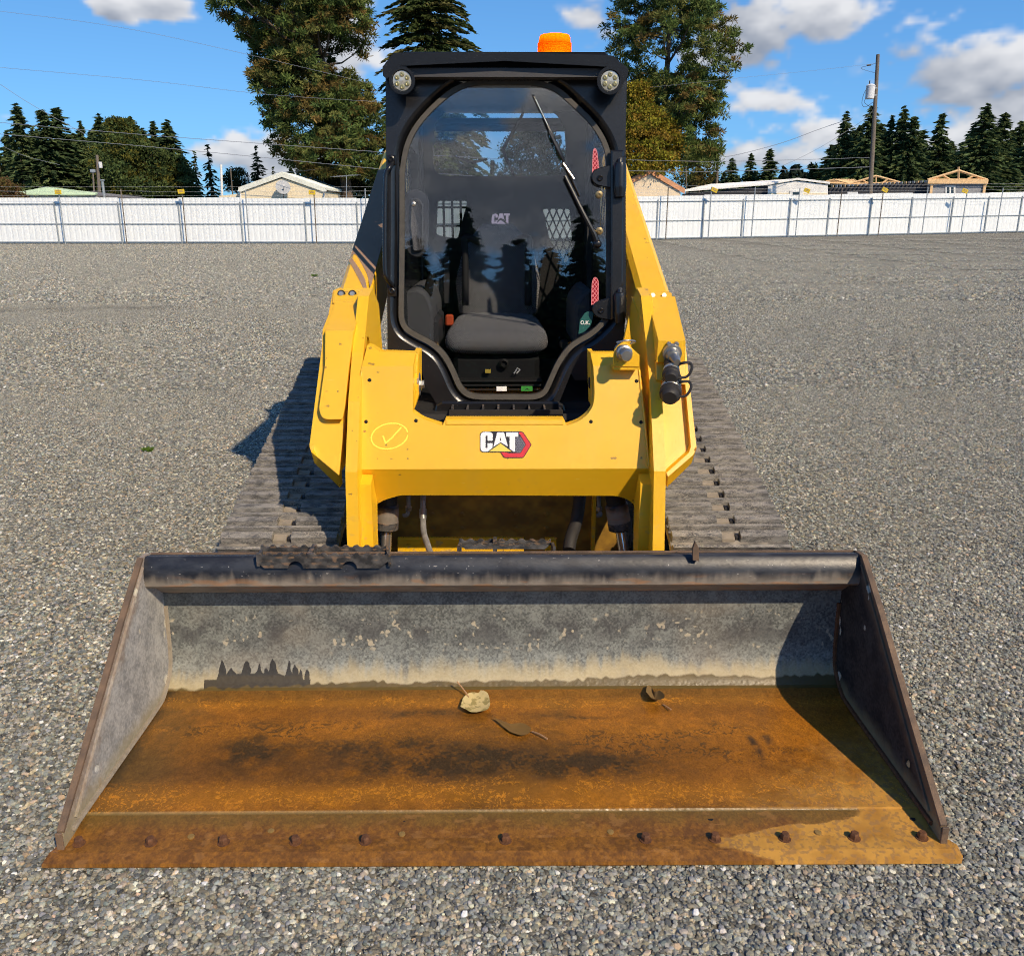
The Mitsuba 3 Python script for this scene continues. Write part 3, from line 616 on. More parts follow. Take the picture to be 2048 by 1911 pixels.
def truss(px, Y, key, bar, web):
    """Timber truss: outline in pixels, members of real section."""
    for a, c3 in zip(px, px[1:] + px[:1]): obj('rafter', tube([UY(*a, Y), UY(*c3, Y)], bar, 4), 'm_lumber', key)
    for a, c3 in web: obj('web', tube([UY(*a, Y), UY(*c3, Y)], bar * .8, 4), 'm_lumber', key)
tt = thing('timber_roof_frame', 'bare timber roof framing behind the white gable end', 'roof frame')
for k in range(9): truss([(1640 + k * 7, 366), (1668 + k * 5, 359), (1702 + k * 2.5, 368)], 70 + k * .7, tt, .05, [])
dw = thing('dark_long_building', 'long dark walled building with bare timber trusses behind the leaning utility pole', 'house')
obj('wall', wall_px([(1657, 375), (1857, 364), (1857, 425), (1657, 425)], 66.5, .3), 'm_dark_wall', dw)
for k in range(24): obj('rafter_tail', box(UY(1665 + k * 8.1, 372.5 - k * .42, 66.3), (.05, .4, .14)), 'm_galv' if k % 3 else 'm_lumber', dw)
truss([(1695, 369), (1752, 352), (1800, 365)], 67.5, dw, .075, [((1752, 353), (1752, 366)), ((1725, 361), (1738, 367)), ((1775, 359), (1765, 366))])
truss([(1697, 369), (1754, 352), (1802, 365)], 68.3, dw, .06, [])
wn = obj('window', wall_px([(1695, 384), (1716, 384), (1716, 398), (1695, 398)], 66.45, .05), 'm_trans', dw)
gh = thing('grey_house_frame', 'small grey house under construction with open timber gable at the right', 'house')
Y = 66.0
obj('wall', wall_px([(1860, 367), (1968, 367), (1968, 425), (1860, 425)], Y, 5), 'm_grey_wall', gh)
obj('beam', box((UY(1858, 363, Y - .2) + UY(1972, 363, Y - .2)) / 2, (4.3, .2, .3)), 'm_lumber', gh)
truss([(1855, 360), (1917, 341), (1975, 360)], Y - .15, gh, .085, [((1917, 334), (1917, 360)), ((1885, 351), (1900, 359)), ((1948, 351), (1934, 359))])
for k in range(1, 5): truss([(1855, 360), (1917, 341), (1975, 360)], Y - .15 + k * 1.1, gh, .06, [])
for px in (1861, 1967): obj('corner_stud', box((UY(px, 366, Y - .1) + UY(px, 410, Y - .1)) / 2, (.18, .1, 1.7)), 'm_lumber', gh)
dr_ = obj('door', wall_px([(1891, 371), (1911, 371), (1911, 415), (1891, 415)], Y - .06, .05), 'm_white_wall', gh)
for px in (1894.5, 1903): obj('pane', wall_px([(px, 374), (px + 4.5, 374), (px + 4.5, 400), (px, 400)], Y - .09, .03), 'm_pane', dr_)

# ------------------------------------------------------------------ poles, wires, antenna
def pole(name, label, cat_, pts, r0, r1, Y, m='m_polewood', group=None):
    k = thing(name, label, cat_, group); a, b2 = UY(*pts[0], Y), UY(*pts[1], Y); d2 = (a - b2) / np.linalg.norm(a - b2)
    z0 = float(ground_z(a[0], a[1])) - .3; base = a + (a - b2) * ((a[2] - z0) / max(b2[2] - a[2], .1))
    obj('shaft', tube([base, (base + b2) / 2, b2], [r0, (r0 + r1) / 2, r1], 12), m, k, smooth=50); return k, b2
up, top = pole('utility_pole', 'tall leaning wooden utility pole with a grey transformer on the right', 'utility pole', ((1740, 390), (1756, 109)), .155, .105, 58.0)
tp = UY(1740.5, 183, 57.8); tr = obj('transformer', lathe(tp - [0, 0, .42], tp + [0, 0, .44], [(0, .05), (.0, .24), (.03, .26), (.70, .26), (.71, .275), (.74, .275), (.80, .2), (.86, .03)], 20), 'm_trans', up, smooth=35)
obj('bushing', cyl(tp + [-.1, 0, .38], tp + [-.12, -.05, .6], .035, 8), 'm_wire', tr); obj('bracket', box(tp + [.33, .1, .2], (.22, .08, .07)), 'm_galv', tr); obj('bracket', box(tp + [.33, .1, -.2], (.22, .08, .07)), 'm_galv', tr)
for q in ([(1736, 172), (1727, 190), (1724, 208), (1731, 214), (1747, 204)], [(1733, 195), (1729, 205), (1742, 216), (1748, 230)]): obj('jumper', tube(spline([UY(*a, 57.7) for a in q]), .014, 4), 'm_wire', up)
obj('insulator', cyl(UY(1734, 131, 57.8), UY(1742, 130, 57.8), .05, 8), 'm_wire', up); obj('jumper', tube(spline([UY(*a, 57.8) for a in ((1754, 126), (1742, 130), (1722, 136), (1735, 142), (1752, 146))]), .010, 4), 'm_wire', up)
pole('utility_pole', 'short dark wooden pole right of the big pine', 'utility pole', ((1433, 372), (1437, 288)), .13, .1, 74.0)
lp, top2 = pole('utility_pole', 'pale wooden pole with a small grey transformer before the left trees', 'utility pole', ((199, 385), (194, 310)), .13, .1, 66.0)
tp = UY(201, 330, 65.8); obj('transformer', cyl(tp - [0, 0, .2], tp + [0, 0, .2], .12, 12), 'm_trans', lp)
yl, t3 = pole('yard_light', 'slim post with a square lamp head before the left trees', 'lamp post', ((188, 382), (186, 345)), .06, .05, 64.0); obj('lamp_head', box(t3 + [0, 0, .1], (.3, .25, .22), .03), 'm_galv', yl)
pole('white_pole', 'white pipe pole left of the cream house', 'pole', ((444, 390), (442, 329)), .09, .08, 64.0, 'm_white_wall'); pole('thin_pole', 'thin bare pole behind the lean-to of the cream house', 'pole', ((465, 386), (461, 336)), .05, .04, 68.0)
pole('thin_pole', 'thin post with a small box just left of the cream house roof', 'pole', ((497, 372), (495, 345)), .05, .045, 70.0); pole('thin_pole', 'thin bare pole right of the peach house', 'pole', ((1373, 378), (1371, 312)), .06, .04, 70.0)
ant = thing('roof_antenna', 'bare television antenna on a thin mast right of the cream house', 'antenna')
a = UY(693, 425, 60); b2 = UY(693, 352, 60); obj('mast', cyl(a, b2, .03, 8), 'm_galv', ant); obj('boom', tube([UY(668, 354, 60), UY(716, 350, 60)], .018, 5), 'm_galv', ant)
for px in range(670, 716, 6): q = UY(px, 352.5 - (px - 693) * .08, 60); obj('element', tube([q - [.15, .9, 0], q + [.15, .9, .05]], .012, 4), 'm_galv', ant)
def wire(label, pts, Y, r=.014, group=None):
    k = obj('power_line', tube(spline([UY(x, y, Y) for x, y in pts], 8), r * .75, 5), 'm_cable'); lab(k, label, 'power line', group)
wire('highest power line crossing the blue sky at left', [(-60, 15), (240, 55), (512, 113), (760, 172)], 56, .012)
wire('power line crossing the middle of the left sky', [(-60, 130), (280, 160), (535, 189), (790, 206)], 56, .012)
wire('power line crossing the tops of the left conifers', [(-60, 240), (306, 271), (760, 304), (1000, 318)], 57, .02)
wire('power line crossing the middle of the left conifers', [(-60, 263), (370, 300), (760, 338), (1000, 356)], 57, .02)
wire('slack cable falling steeply at the upper left edge', [(-30, 148), (40, 195), (101, 231), (170, 268)], 60, .018); wire('cable falling before the left house roofs', [(-30, 275), (45, 310), (120, 330)], 60, .014); wire('low cable running up to the big left pine', [(520, 348), (600, 342), (680, 334)], 64, .014)
wire('power line from the leaning pole to the right pine, lower of two', [(1742, 334), (1580, 339), (1420, 343), (1255, 342)], 58, .022); wire('power line from the leaning pole to the right pine, upper of two', [(1744, 315), (1580, 320), (1425, 323), (1255, 320)], 58, .016)
wire('slack cable sweeping from the short dark pole up to the conifers', [(1437, 308), (1462, 312), (1560, 287), (1640, 258), (1705, 236)], 60, .022); wire('thin cable rising left of the leaning pole', [(1540, 340), (1580, 325), (1640, 295), (1720, 245), (1752, 215)], 59, .014)
wire('thin line reaching left from the top of the leaning pole', [(1754, 127), (1620, 142), (1480, 156), (1300, 175)], 58, .008)
# ------------------------------------------------------------------ trees
def leafmesh(c, u, w, L, W):
    """Pointed leaf shapes (2 triangles each) at centres c along u, w across."""
    n = len(c); V = np.stack([c - u * L, c + w * W, c + u * L, c - w * W], 1).reshape(-1, 3); i = np.arange(n) * 4
    return V, np.vstack([np.stack([i, i + 1, i + 2], 1), np.stack([i, i + 2, i + 3], 1)])
def unit(v): return v / (np.linalg.norm(v, axis=-1, keepdims=True) + 1e-12)
GREEN = np.array([(.050, .082, .022), (.066, .095, .028), (.038, .068, .026), (.085, .105, .030)])
BROWN = np.array([(.145, .112, .036), (.175, .125, .044), (.115, .095, .033)])
def broad_crown(rng, H, outline, n_clump, n_leaf, size, leaf, brown, x_axis=1.0, greens=GREEN, browns=BROWN, needle=True, gaps=.0):
    """outline: [(height, left reach, right reach)], clumps of needles or leaves hung in the volume inside it."""
    o = np.array(outline); C = []
    while len(C) < n_clump:
        z = rng.uniform(o[0, 0], o[-1, 0]); l, r = np.interp(z, o[:, 0], o[:, 1]), np.interp(z, o[:, 0], o[:, 2]); a = rng.uniform(0, 2 * np.pi)
        mid, half = (r - l) / 2, (r + l) / 2
        rad = rng.uniform(.0, 1) ** .42 * (.82 + .36 * meshkit.noise(np.array([np.cos(a) * 1.3 + 7, np.sin(a) * 1.3, z * .33]), 3))
        x, y = mid + np.cos(a) * half * rad, np.sin(a) * half * rad * .9
        if meshkit.noise(np.array([x * .38 + 3, y * .38, z * .42]), 9) < gaps: continue
        C.append((x, y, z))
    C = np.array(C); sz = size * rng.uniform(.6, 1.35, len(C)); n = n_leaf
    d = unit(rng.normal(size=(len(C), n, 3)) + np.array([0, 0, .35])); rr = rng.uniform(.15, 1.0, (len(C), n, 1)) ** .6
    c = C[:, None] + d * rr * sz[:, None, None] * np.array([1.15, 1.15, .72])
    u = unit(d + rng.normal(size=d.shape) * .45); w = unit(np.cross(u, rng.normal(size=d.shape)))
    k = rng.uniform(.6, 1.4, (len(C), n, 1)); L = leaf * k * (1.0 if needle else .6); W = leaf * k * (.24 if needle else .42)
    mesh = leafmesh(c.reshape(-1, 3), u.reshape(-1, 3), w.reshape(-1, 3), L.reshape(-1, 1), W.reshape(-1, 1))
    isb = (rng.random(len(C)) < np.clip(brown + .55 * (meshkit.noise(C * .45, 4) - .5), 0, 1))[:, None]
    col = np.where(isb, browns[rng.integers(len(browns), size=len(C))], greens[rng.integers(len(greens), size=len(C))]) * rng.uniform(.6, 1.5, (len(C), 1))
    col = np.repeat(col[:, None], n, 1) * rng.uniform(.7, 1.3, (len(C), n, 1)); col = np.repeat(col.reshape(-1, 3), 4, 0)
    return mesh, np.clip(col, .01, .4), C
def limbs(rng, trunk_pts, C, n, r0):
    tp = np.array(trunk_pts); out = []
    for k in rng.choice(len(C), min(n, len(C)), replace=False):
        e = C[k]; z0 = max(tp[0, 2] + .25 * (tp[-1, 2] - tp[0, 2]), e[2] - np.hypot(*e[:2]) * rng.uniform(.1, .6)); z0 = min(z0, tp[-1, 2]); s = np.array([np.interp(z0, tp[:, 2], tp[:, 0]), np.interp(z0, tp[:, 2], tp[:, 1]), z0])
        m = (s + e) / 2 + np.array([0, 0, -.08 * np.linalg.norm(e - s)]) + rng.normal(size=3) * .1; rr = r0 * rng.uniform(.5, 1.0)
        out.append(tube(np.array([s, m, e]), [rr, rr * .6, rr * .2], 5))
    return cat(out)
def place(px, Y):
    p = UY(px, 430, Y); return np.array([p[0], p[1], float(ground_z(p[0], p[1]))])
def big_tree(name, label, px0, Y, H, rows, trunk_px, r, n_clump, n_leaf, size, leaf, brown, seed, n_limb=70, **kw):
    """rows: [(py, left px, right px)] of the crown's outline."""
    rng = np.random.default_rng(seed); b = place(px0, Y); s = lambda px: UY(px, 430, Y)[0]
    out = sorted([(UY(px0, py, Y)[2] - b[2], b[0] - s(a), s(c) - b[0]) for py, a, c in rows])
    out = out + [(H, .6, .6)] if out[-1][0] < H else out
    key = thing(name, label, 'tree'); m, col, C = broad_crown(rng, H, out, n_clump, n_leaf, size, leaf, brown, **kw)
    tw = T().translate(b.tolist())
    tz = [(s(x) - b[0], 0, UY(px0, y, Y)[2] - b[2]) for x, y in trunk_px]; tz = [(tz[0][0], 0, -.2)] + tz + [(tz[-1][0], 0, H * .95)]
    obj('trunk', tube(np.array(tz), np.linspace(r, r * .18, len(tz)), 10), 'm_bark', key, smooth=60, tw=tw)
    obj('limbs', limbs(rng, tz, C, n_limb, r * .33), 'm_bark', key, tw=tw); lab(key + '__limbs', kind='stuff')
    obj('crown', m, 'm_leaf', key, color=col, tw=tw)
PINEG = np.array([(.110, .158, .046), (.140, .178, .054), (.088, .134, .044), (.16, .170, .054)]); PINEB = np.array([(.165, .120, .040), (.20, .140, .048), (.135, .105, .036)])
big_tree('pine_tree', 'huge dark pine with rusty brown needle clumps left of the cab', 690, 66, 24.0,
         [(-230, 560, 760), (-120, 500, 775), (-40, 468, 772), (20, 470, 775), (60, 492, 765), (105, 520, 752), (160, 516, 748), (210, 545, 770), (260, 552, 775), (305, 560, 772), (330, 585, 770), (352, 630, 745)], [(697, 395), (692, 330), (676, 200), (655, 80)], .50, 2600, 78, .46, .165, .22, 41, greens=PINEG, browns=PINEB, gaps=.30, n_limb=170)
big_tree('pine_tree', 'tall open crowned pine standing right behind the cab', 1318, 66, 25.0,
         [(-260, 1250, 1380), (-140, 1215, 1415), (-60, 1205, 1425), (0, 1218, 1420), (50, 1196, 1448), (110, 1190, 1466), (150, 1215, 1440), (185, 1230, 1432), (225, 1215, 1452), (262, 1250, 1420), (300, 1280, 1424), (330, 1290, 1425)], [(1318, 380), (1319, 260), (1321, 120), (1322, 30)], .34, 1450, 78, .44, .155, .10, 42, greens=PINEG, gaps=.36, n_limb=140)
big_tree('autumn_tree', 'rounded yellow green autumn tree beside the peach house', 1268, 63.6, 9.5,
         [(212, 1250, 1290), (228, 1222, 1318), (250, 1205, 1336), (280, 1198, 1346), (315, 1195, 1350), (350, 1200, 1345)], [(1270, 380), (1270, 290)], .18, 620, 60, .55, .13, .30, 43, greens=np.array([(.27, .235, .030), (.32, .265, .038), (.19, .19, .03), (.23, .22, .03)]), browns=np.array([(.32, .20, .035), (.27, .18, .035)]), needle=False, gaps=.18)
big_tree('broadleaf_tree', 'broad olive green tree with a yellowing lower edge in the left tree group', 262, 76, 8.6,
         [(278, 238, 296), (292, 218, 330), (312, 206, 358), (340, 200, 378), (370, 205, 388), (392, 215, 386)], [(268, 395), (266, 320)], .2, 620, 50, .6, .15, .25, 44, greens=np.array([(.075, .112, .040), (.098, .132, .045), (.058, .088, .035)]), browns=np.array([(.12, .115, .026), (.085, .085, .022)]), needle=False, gaps=.30)
big_tree('brown_shrub', 'brownish shrub before the green roofed house at the left edge', 12, 54, 2.6, [(362, -12, 22), (375, -25, 44), (392, -30, 52), (402, -20, 48)], [(12, 410), (12, 385)], .05, 190, 36, .34, .085, .6, 45, greens=np.array([(.12, .10, .035), (.09, .09, .03)]), browns=np.array([(.17, .10, .05), (.13, .08, .04)]), needle=False, n_limb=40)
big_tree('small_tree', 'thin sparse leafed tree right of the autumn tree, behind the peach house', 1395, 74, 5.5, [(290, 1385, 1425), (320, 1365, 1428), (350, 1350, 1430), (372, 1345, 1430)], [(1395, 385), (1395, 330)], .1, 230, 26, .42, .12, .3, 46, greens=np.array([(.11, .12, .035), (.08, .10, .03)]), needle=False, gaps=.3)
big_tree('small_tree', 'low grey green tree between the thin poles left of the cream house', 478, 84, 4.6, [(340, 470, 490), (358, 455, 500), (380, 452, 502)], [(478, 392), (478, 365)], .08, 150, 26, .42, .12, .2, 47, greens=np.array([(.05, .065, .03), (.07, .085, .04)]), needle=False, gaps=.2)
big_tree('dark_bush', 'dark leafy bush right of the cream house under the big pine', 668, 70, 4.5, [(335, 650, 700), (352, 640, 735), (385, 640, 750)], [(690, 395), (690, 370)], .08, 200, 30, .45, .13, .1, 48, greens=np.array([(.02, .034, .015), (.03, .045, .02)]), needle=False, gaps=.2)

# conifers: whorls of drooping boughs, each with many small sprays
def conifer(seed, H, Rm, whorls, per, sprays, droop=.32, power=.85, bare=.06, sparse=0.0, fine=1.0, green=((.085, .128, .056), (.105, .148, .060), (.070, .110, .053), (.125, .160, .064))):
    rng = np.random.default_rng(seed); c, u, w, L, W, col, B = [], [], [], [], [], [], []; green = np.array(green)
    for t in np.linspace(bare, .985, whorls):
        r = Rm * (1 - t) ** power * rng.uniform(.78, 1.12) + .10
        for k in range(per):
            if rng.random() < sparse: continue
            a = rng.uniform(0, 2 * np.pi); z = H * t + rng.normal() * H * .012; rb = r * rng.uniform(.62, 1.15); dz = -droop * rb + (t - .4) * .5 * rb
            e = np.array([np.cos(a), np.sin(a), 0]); tip = e * rb + np.array([0, 0, dz]); n = max(4, int(sprays * (.35 + rb / Rm)))
            s = np.linspace(.12, 1.0, n)[:, None] + rng.normal(size=(n, 1)) * .03; p = np.array([0, 0, z]) + tip * s + np.array([0, 0, .16 * rb]) * (4 * s * (1 - s)) - np.array([0, 0, .22]) * rng.uniform(0, .5, (n, 1)) * rb ** .5
            side = np.array([-e[1], e[0], 0]) * rng.uniform(-1, 1, (n, 1)) * (.30 * rb * (1.05 - s)) ** 1.0
            p = p + side; dirn = unit(e * .8 + side * 1.5 / max(rb, .2) + np.array([0, 0, -.35]) + rng.normal(size=(n, 3)) * .28)
            ln = (.055 * Rm + .13) * fine * rng.uniform(.6, 1.35, (n, 1)); c.append(p); u.append(dirn); w.append(unit(np.cross(dirn, rng.normal(size=(n, 3)) + np.array([0, 0, .8])))); L.append(ln * 1.25); W.append(ln * .5)
            col.append(np.repeat(green[rng.integers(len(green))][None] * rng.uniform(.75, 1.3), n, 0) * rng.uniform(.75, 1.3, (n, 1)))
            if rng.random() < .25: B.append(tube(np.array([[0, 0, z], np.array([0, 0, z]) + tip * .5 + [0, 0, .15 * rb], np.array([0, 0, z]) + tip * .9]), [.035, .022, .01], 4))
    c, u, w, L, W, col = (np.vstack(x) for x in (c, u, w, L, W, col))
    m = leafmesh(c, u, w, L, W); sh = mikit.ply(m, 'm_leaf', color=np.repeat(np.clip(col, .006, .3), 4, 0))
    tr = mikit.ply(cat([tube(np.array([[0, 0, -.4], [0, 0, H * .5], [0, 0, H * .99]]), [H * .014 + .05, H * .008 + .03, .012], 8)] + B), 'm_bark')
    return sh, tr, H, Rm
VAR = [conifer(100 + k, 12.0, 2.55, 50, 8, 30, droop=.24 + .05 * (k % 3), power=.92 + .10 * (k % 2), fine=.62, sparse=.08) for k in range(4)]
SPARSE = [conifer(200 + k, 10.0, 1.5, 26, 5, 9, sparse=.25, droop=.35, bare=.3 if k else .1, green=((.06, .085, .035), (.08, .095, .038), (.05, .07, .032))) for k in range(2)]
def put_conifer(name, label, px, top, Y, width_px, var, rot, group=None, cat_='tree'):
    sh, tr, H, Rm = var; b = place(px, Y); h = UY(px, top, Y)[2] - b[2]; R0 = width_px / 2 / FPX * Y * 1.85
    k = thing(name, label, cat_, group); tw = T().translate(b.tolist()).rotate([0, 0, 1], rot).scale([R0 / Rm, R0 / Rm, h / H])
    obj('trunk', tr, None, k, tw=tw); obj('crown', sh, None, k, tw=tw)
LEFT = [(65, 214, 80, 60, 'dark conifer with a spiky top, first of the left tree group'), (113, 219, 80, 74, 'dark broad conifer left of a twin, second of the left tree group'), (142, 218, 82, 74, 'dark broad conifer right of its twin, third of the left tree group'), (184, 245, 84, 40, 'narrow dark conifer behind the pale wooden pole'),
        (222, 234, 82, 58, 'conifer just right of the pale wooden pole'), (238, 236, 86, 40, 'conifer rising behind the broad olive tree, left of its middle'), (283, 236, 80, 56, 'pale tipped conifer rising over the middle of the broad olive tree'), (326, 246, 82, 52, 'conifer rising behind the right half of the broad olive tree'), (353, 246, 80, 60, 'conifer at the right end of the left tree group'), (372, 300, 80, 40, 'low conifer right of the left tree group')]
for k, (px, top, Y, wd, L) in enumerate(LEFT): put_conifer('conifer_tree', L, px, top, Y - 3, wd * 1.45, VAR[k % 4], 77 * k)
for k, (px, top, Y, wd, L) in enumerate([(14, 312, 78, 62, 'short light green conifer at the far left edge'), (58, 314, 76, 56, 'short light green conifer below the first tall left conifer')]): put_conifer('conifer_tree', L, px, top, Y, wd, SPARSE[0], 31 + 90 * k)
for px, top, Y, wd, L, v in ((400, 305, 84, 26, 'small slim conifer left of the bare trunked one', 0), (428, 290, 80, 30, 'slim conifer with a bare lower trunk near the white pole', 1), (522, 295, 84, 36, 'small dark conifer left of the cream house roof', 0), (553, 336, 90, 22, 'tiny conifer tip above the cream house roof', 0)): put_conifer('conifer_tree', L, px, top, Y, wd, SPARSE[v], px)
for k, (px, top, wd, L) in enumerate([(-18, 250, 60, 'dark conifer cut by the left edge'), (38, 268, 60, 'dark conifer behind the first tall left conifer, to its left'), (90, 262, 64, 'dark conifer between the first and second tall left conifers'), (168, 266, 60, 'dark conifer behind and left of the pale wooden pole'), (205, 262, 56, 'dark conifer behind and right of the pale wooden pole'), (262, 250, 50, 'conifer tip over the left half of the broad olive tree'), (304, 262, 54, 'conifer tip over the right half of the broad olive tree'), (380, 322, 44, 'low dark conifer filling the right end of the left tree group')]): put_conifer('conifer_tree', L, px, top, 89, wd * 1.5, VAR[(k + 2) % 4], 61 * k)
for k, (px, top, wd, L) in enumerate([(1650, 292, 54, 'dark conifer low behind the leftmost of the tall right group'), (1690, 262, 60, 'dark conifer behind the first two of the tall right group'), (1742, 246, 60, 'dark conifer straight behind the leaning pole'), (1826, 262, 64, 'dark conifer behind the third right of the leaning pole'), (1884, 286, 60, 'dark conifer in the dip left of the grey house gable'), (1925, 262, 64, 'dark conifer behind the tallest right hand conifer, to its left'), (1964, 256, 60, 'dark conifer behind and between the two tallest right hand conifers'), (2000, 262, 64, 'dark conifer behind the group at the right edge'), (2075, 240, 70, 'dark conifer just past the right edge')]): put_conifer('conifer_tree', L, px, top, 92, wd * 1.5, VAR[(k + 3) % 4], 47 * k)
RIGHT = [(1457, 316, 96, 46, 'small dull conifer just right of the short dark pole'), (1494, 308, 96, 40, 'small dark conifer, second right of the short dark pole'), (1531, 300, 94, 58, 'small broad conifer above the white gable end'), (1673, 229, 80, 54, 'narrow dark conifer, leftmost of the tall right group'), (1702, 250, 86, 60, 'dark conifer, second of the tall right group'), (1721, 214, 78, 70, 'tall dark conifer just left of the leaning pole'), (1762, 234, 80, 52, 'dark conifer just right of the leaning pole'),
         (1784, 219, 79, 58, 'tall narrow conifer, second right of the leaning pole'), (1806, 232, 78, 66, 'dark full conifer, third right of the leaning pole'), (1860, 229, 84, 62, 'dark conifer standing a little apart left of the grey house gable'), (1905, 300, 88, 60, 'low conifer behind the grey house gable'), (1944, 214, 76, 80, 'tallest dark conifer right of the grey house gable'), (1981, 225, 77, 72, 'tall dark conifer, second right of the grey house gable'), (2014, 244, 80, 60, 'dark conifer third right of the grey house gable'), (2046, 248, 78, 70, 'dark conifer cut by the right edge'), (1833, 300, 90, 70, 'low broad conifer between the two right hand conifer groups'), (1620, 330, 96, 50, 'low conifer at the left foot of the tall right group')]
for k, (px, top, Y, wd, L) in enumerate(RIGHT): put_conifer('conifer_tree', L, px, top, Y, wd * 1.2, VAR[(k + 1) % 4], 53 * k)
# big fir straight behind the cab, and one at its right
FIR = conifer(301, 26.0, 4.6, 74, 9, 120, droop=.34, power=.62, bare=.16, sparse=.2, fine=.36, green=((.075, .100, .034), (.095, .118, .040), (.058, .085, .030), (.12, .118, .045)))
put_conifer('fir_tree', 'tall fir with drooping boughs directly behind the cab roof', 868, -210, 72, 165, FIR, 20)
big_tree('leafy_tree', 'green tree seen through the rear window of the cab', 1060, 80, 7.4, [(262, 1030, 1100), (290, 1005, 1130), (330, 1000, 1150), (380, 990, 1160)], [(1065, 395), (1065, 330)], .15, 330, 40, .6, .16, .15, 50, needle=False, gaps=.2)
# far wood along the horizon: reads as one mass
rng = np.random.default_rng(77); wood = []
for px in list(np.arange(1380, 1700, 9.0)) + list(np.arange(-60, 60, 10.0)) + list(np.arange(560, 760, 14.0)) + list(np.arange(2050, 2400, 14.0)) + list(np.arange(-400, -60, 16.0)) + list(np.arange(790, 1180, 14.0)):
    top = 352 + rng.normal() * 9 + (12 if 1400 < px < 1560 else -6); Y = 150 + rng.uniform(-12, 12); b = UY(px, 430, Y); h = UY(px, top, Y)[2] + .5
    n = 150; t = rng.uniform(0, 1, (n, 1)) ** 1.4; a = rng.uniform(0, 2 * np.pi, (n, 1)); rr = (1.9 * (1 - t) + .15) * rng.uniform(.4, 1.1, (n, 1))
    c = np.hstack([b[0] + np.cos(a) * rr, b[1] + np.sin(a) * rr, t * h - .3]); u = unit(np.hstack([np.cos(a), np.sin(a), -.7 + 0 * a]) + rng.normal(size=(n, 3)) * .3); w = unit(np.cross(u, rng.normal(size=(n, 3))))
    wood.append(leafmesh(c, u, w, np.full((n, 1), .75), np.full((n, 1), .36)))
W = cat(wood); obj('far_wood', W, 'm_leaf', color=np.clip(np.tile([.028, .042, .03], (len(W[0]), 1)) * np.repeat(rng.uniform(.6, 1.4, (len(W[0]) // 4, 1)), 4, 0), .005, .2)); lab('far_wood', 'distant dark conifer wood along the horizon', 'wood', None, 'stuff')
# the conifers behind the photographer that the windscreen mirrors
for k, x in enumerate(np.arange(-30, 31, 1.2)):
    rng = np.random.default_rng(900 + k); Y = -46 - (k % 4) * 2.5 + rng.uniform(-1, 1); h = 11.0 + rng.uniform(-2.5, 2.0) + 1.2 * (k % 3 == 0); key = thing('conifer_tree', 'dark conifer in the row behind the photographer, mirrored in the cab window', 'tree', 'conifers behind the photographer'); s, tr, H, Rm = VAR[k % 4]
    tw = T().translate([float(x + rng.uniform(-1, 1)), float(Y), -.05]).rotate([0, 0, 1], 40.0 * k).scale([1.7, 1.7, h / H]); obj('trunk', tr, None, key, tw=tw); obj('crown', s, None, key, tw=tw)
# ------------------------------------------------------------------ the loader
LD = thing('compact_track_loader', 'yellow and black compact track loader with a wide rusty bucket on the gravel', 'track loader')
XB = .012                                              # the machine's middle
# -- bucket
BK = obj('bucket', prism_x([(1.76, -.004), (1.76, .012), (1.845, .022), (1.848, .030), (2.30, .030), (2.36, .036), (2.405, .055), (2.435, .09), (2.452, .14), (2.46, .22), (2.462, .345), (2.50, .345), (2.49, .10), (2.44, .02), (2.36, -.004)], -1.03, 1.03), 'm_wall', LD, smooth=22)
lab(BK, 'wide bucket with a dusty grey back wall and a wet rusty floor')
FLZ = [(1.69, .0135), (1.74, .0175), (1.846, .0305), (1.849, .0345), (2.30, .0345), (2.36, .0405), (2.392, .052)]
obj('floor_plate', cat([prism_x(FLZ[1:] + [(2.392, .048), (2.30, .0285), (1.75, .010)], -1.028, 1.028)]), 'm_floor', BK, smooth=25); lab(BK + '__floor_plate', 'rusty orange bucket floor, wet except at the front right corner')
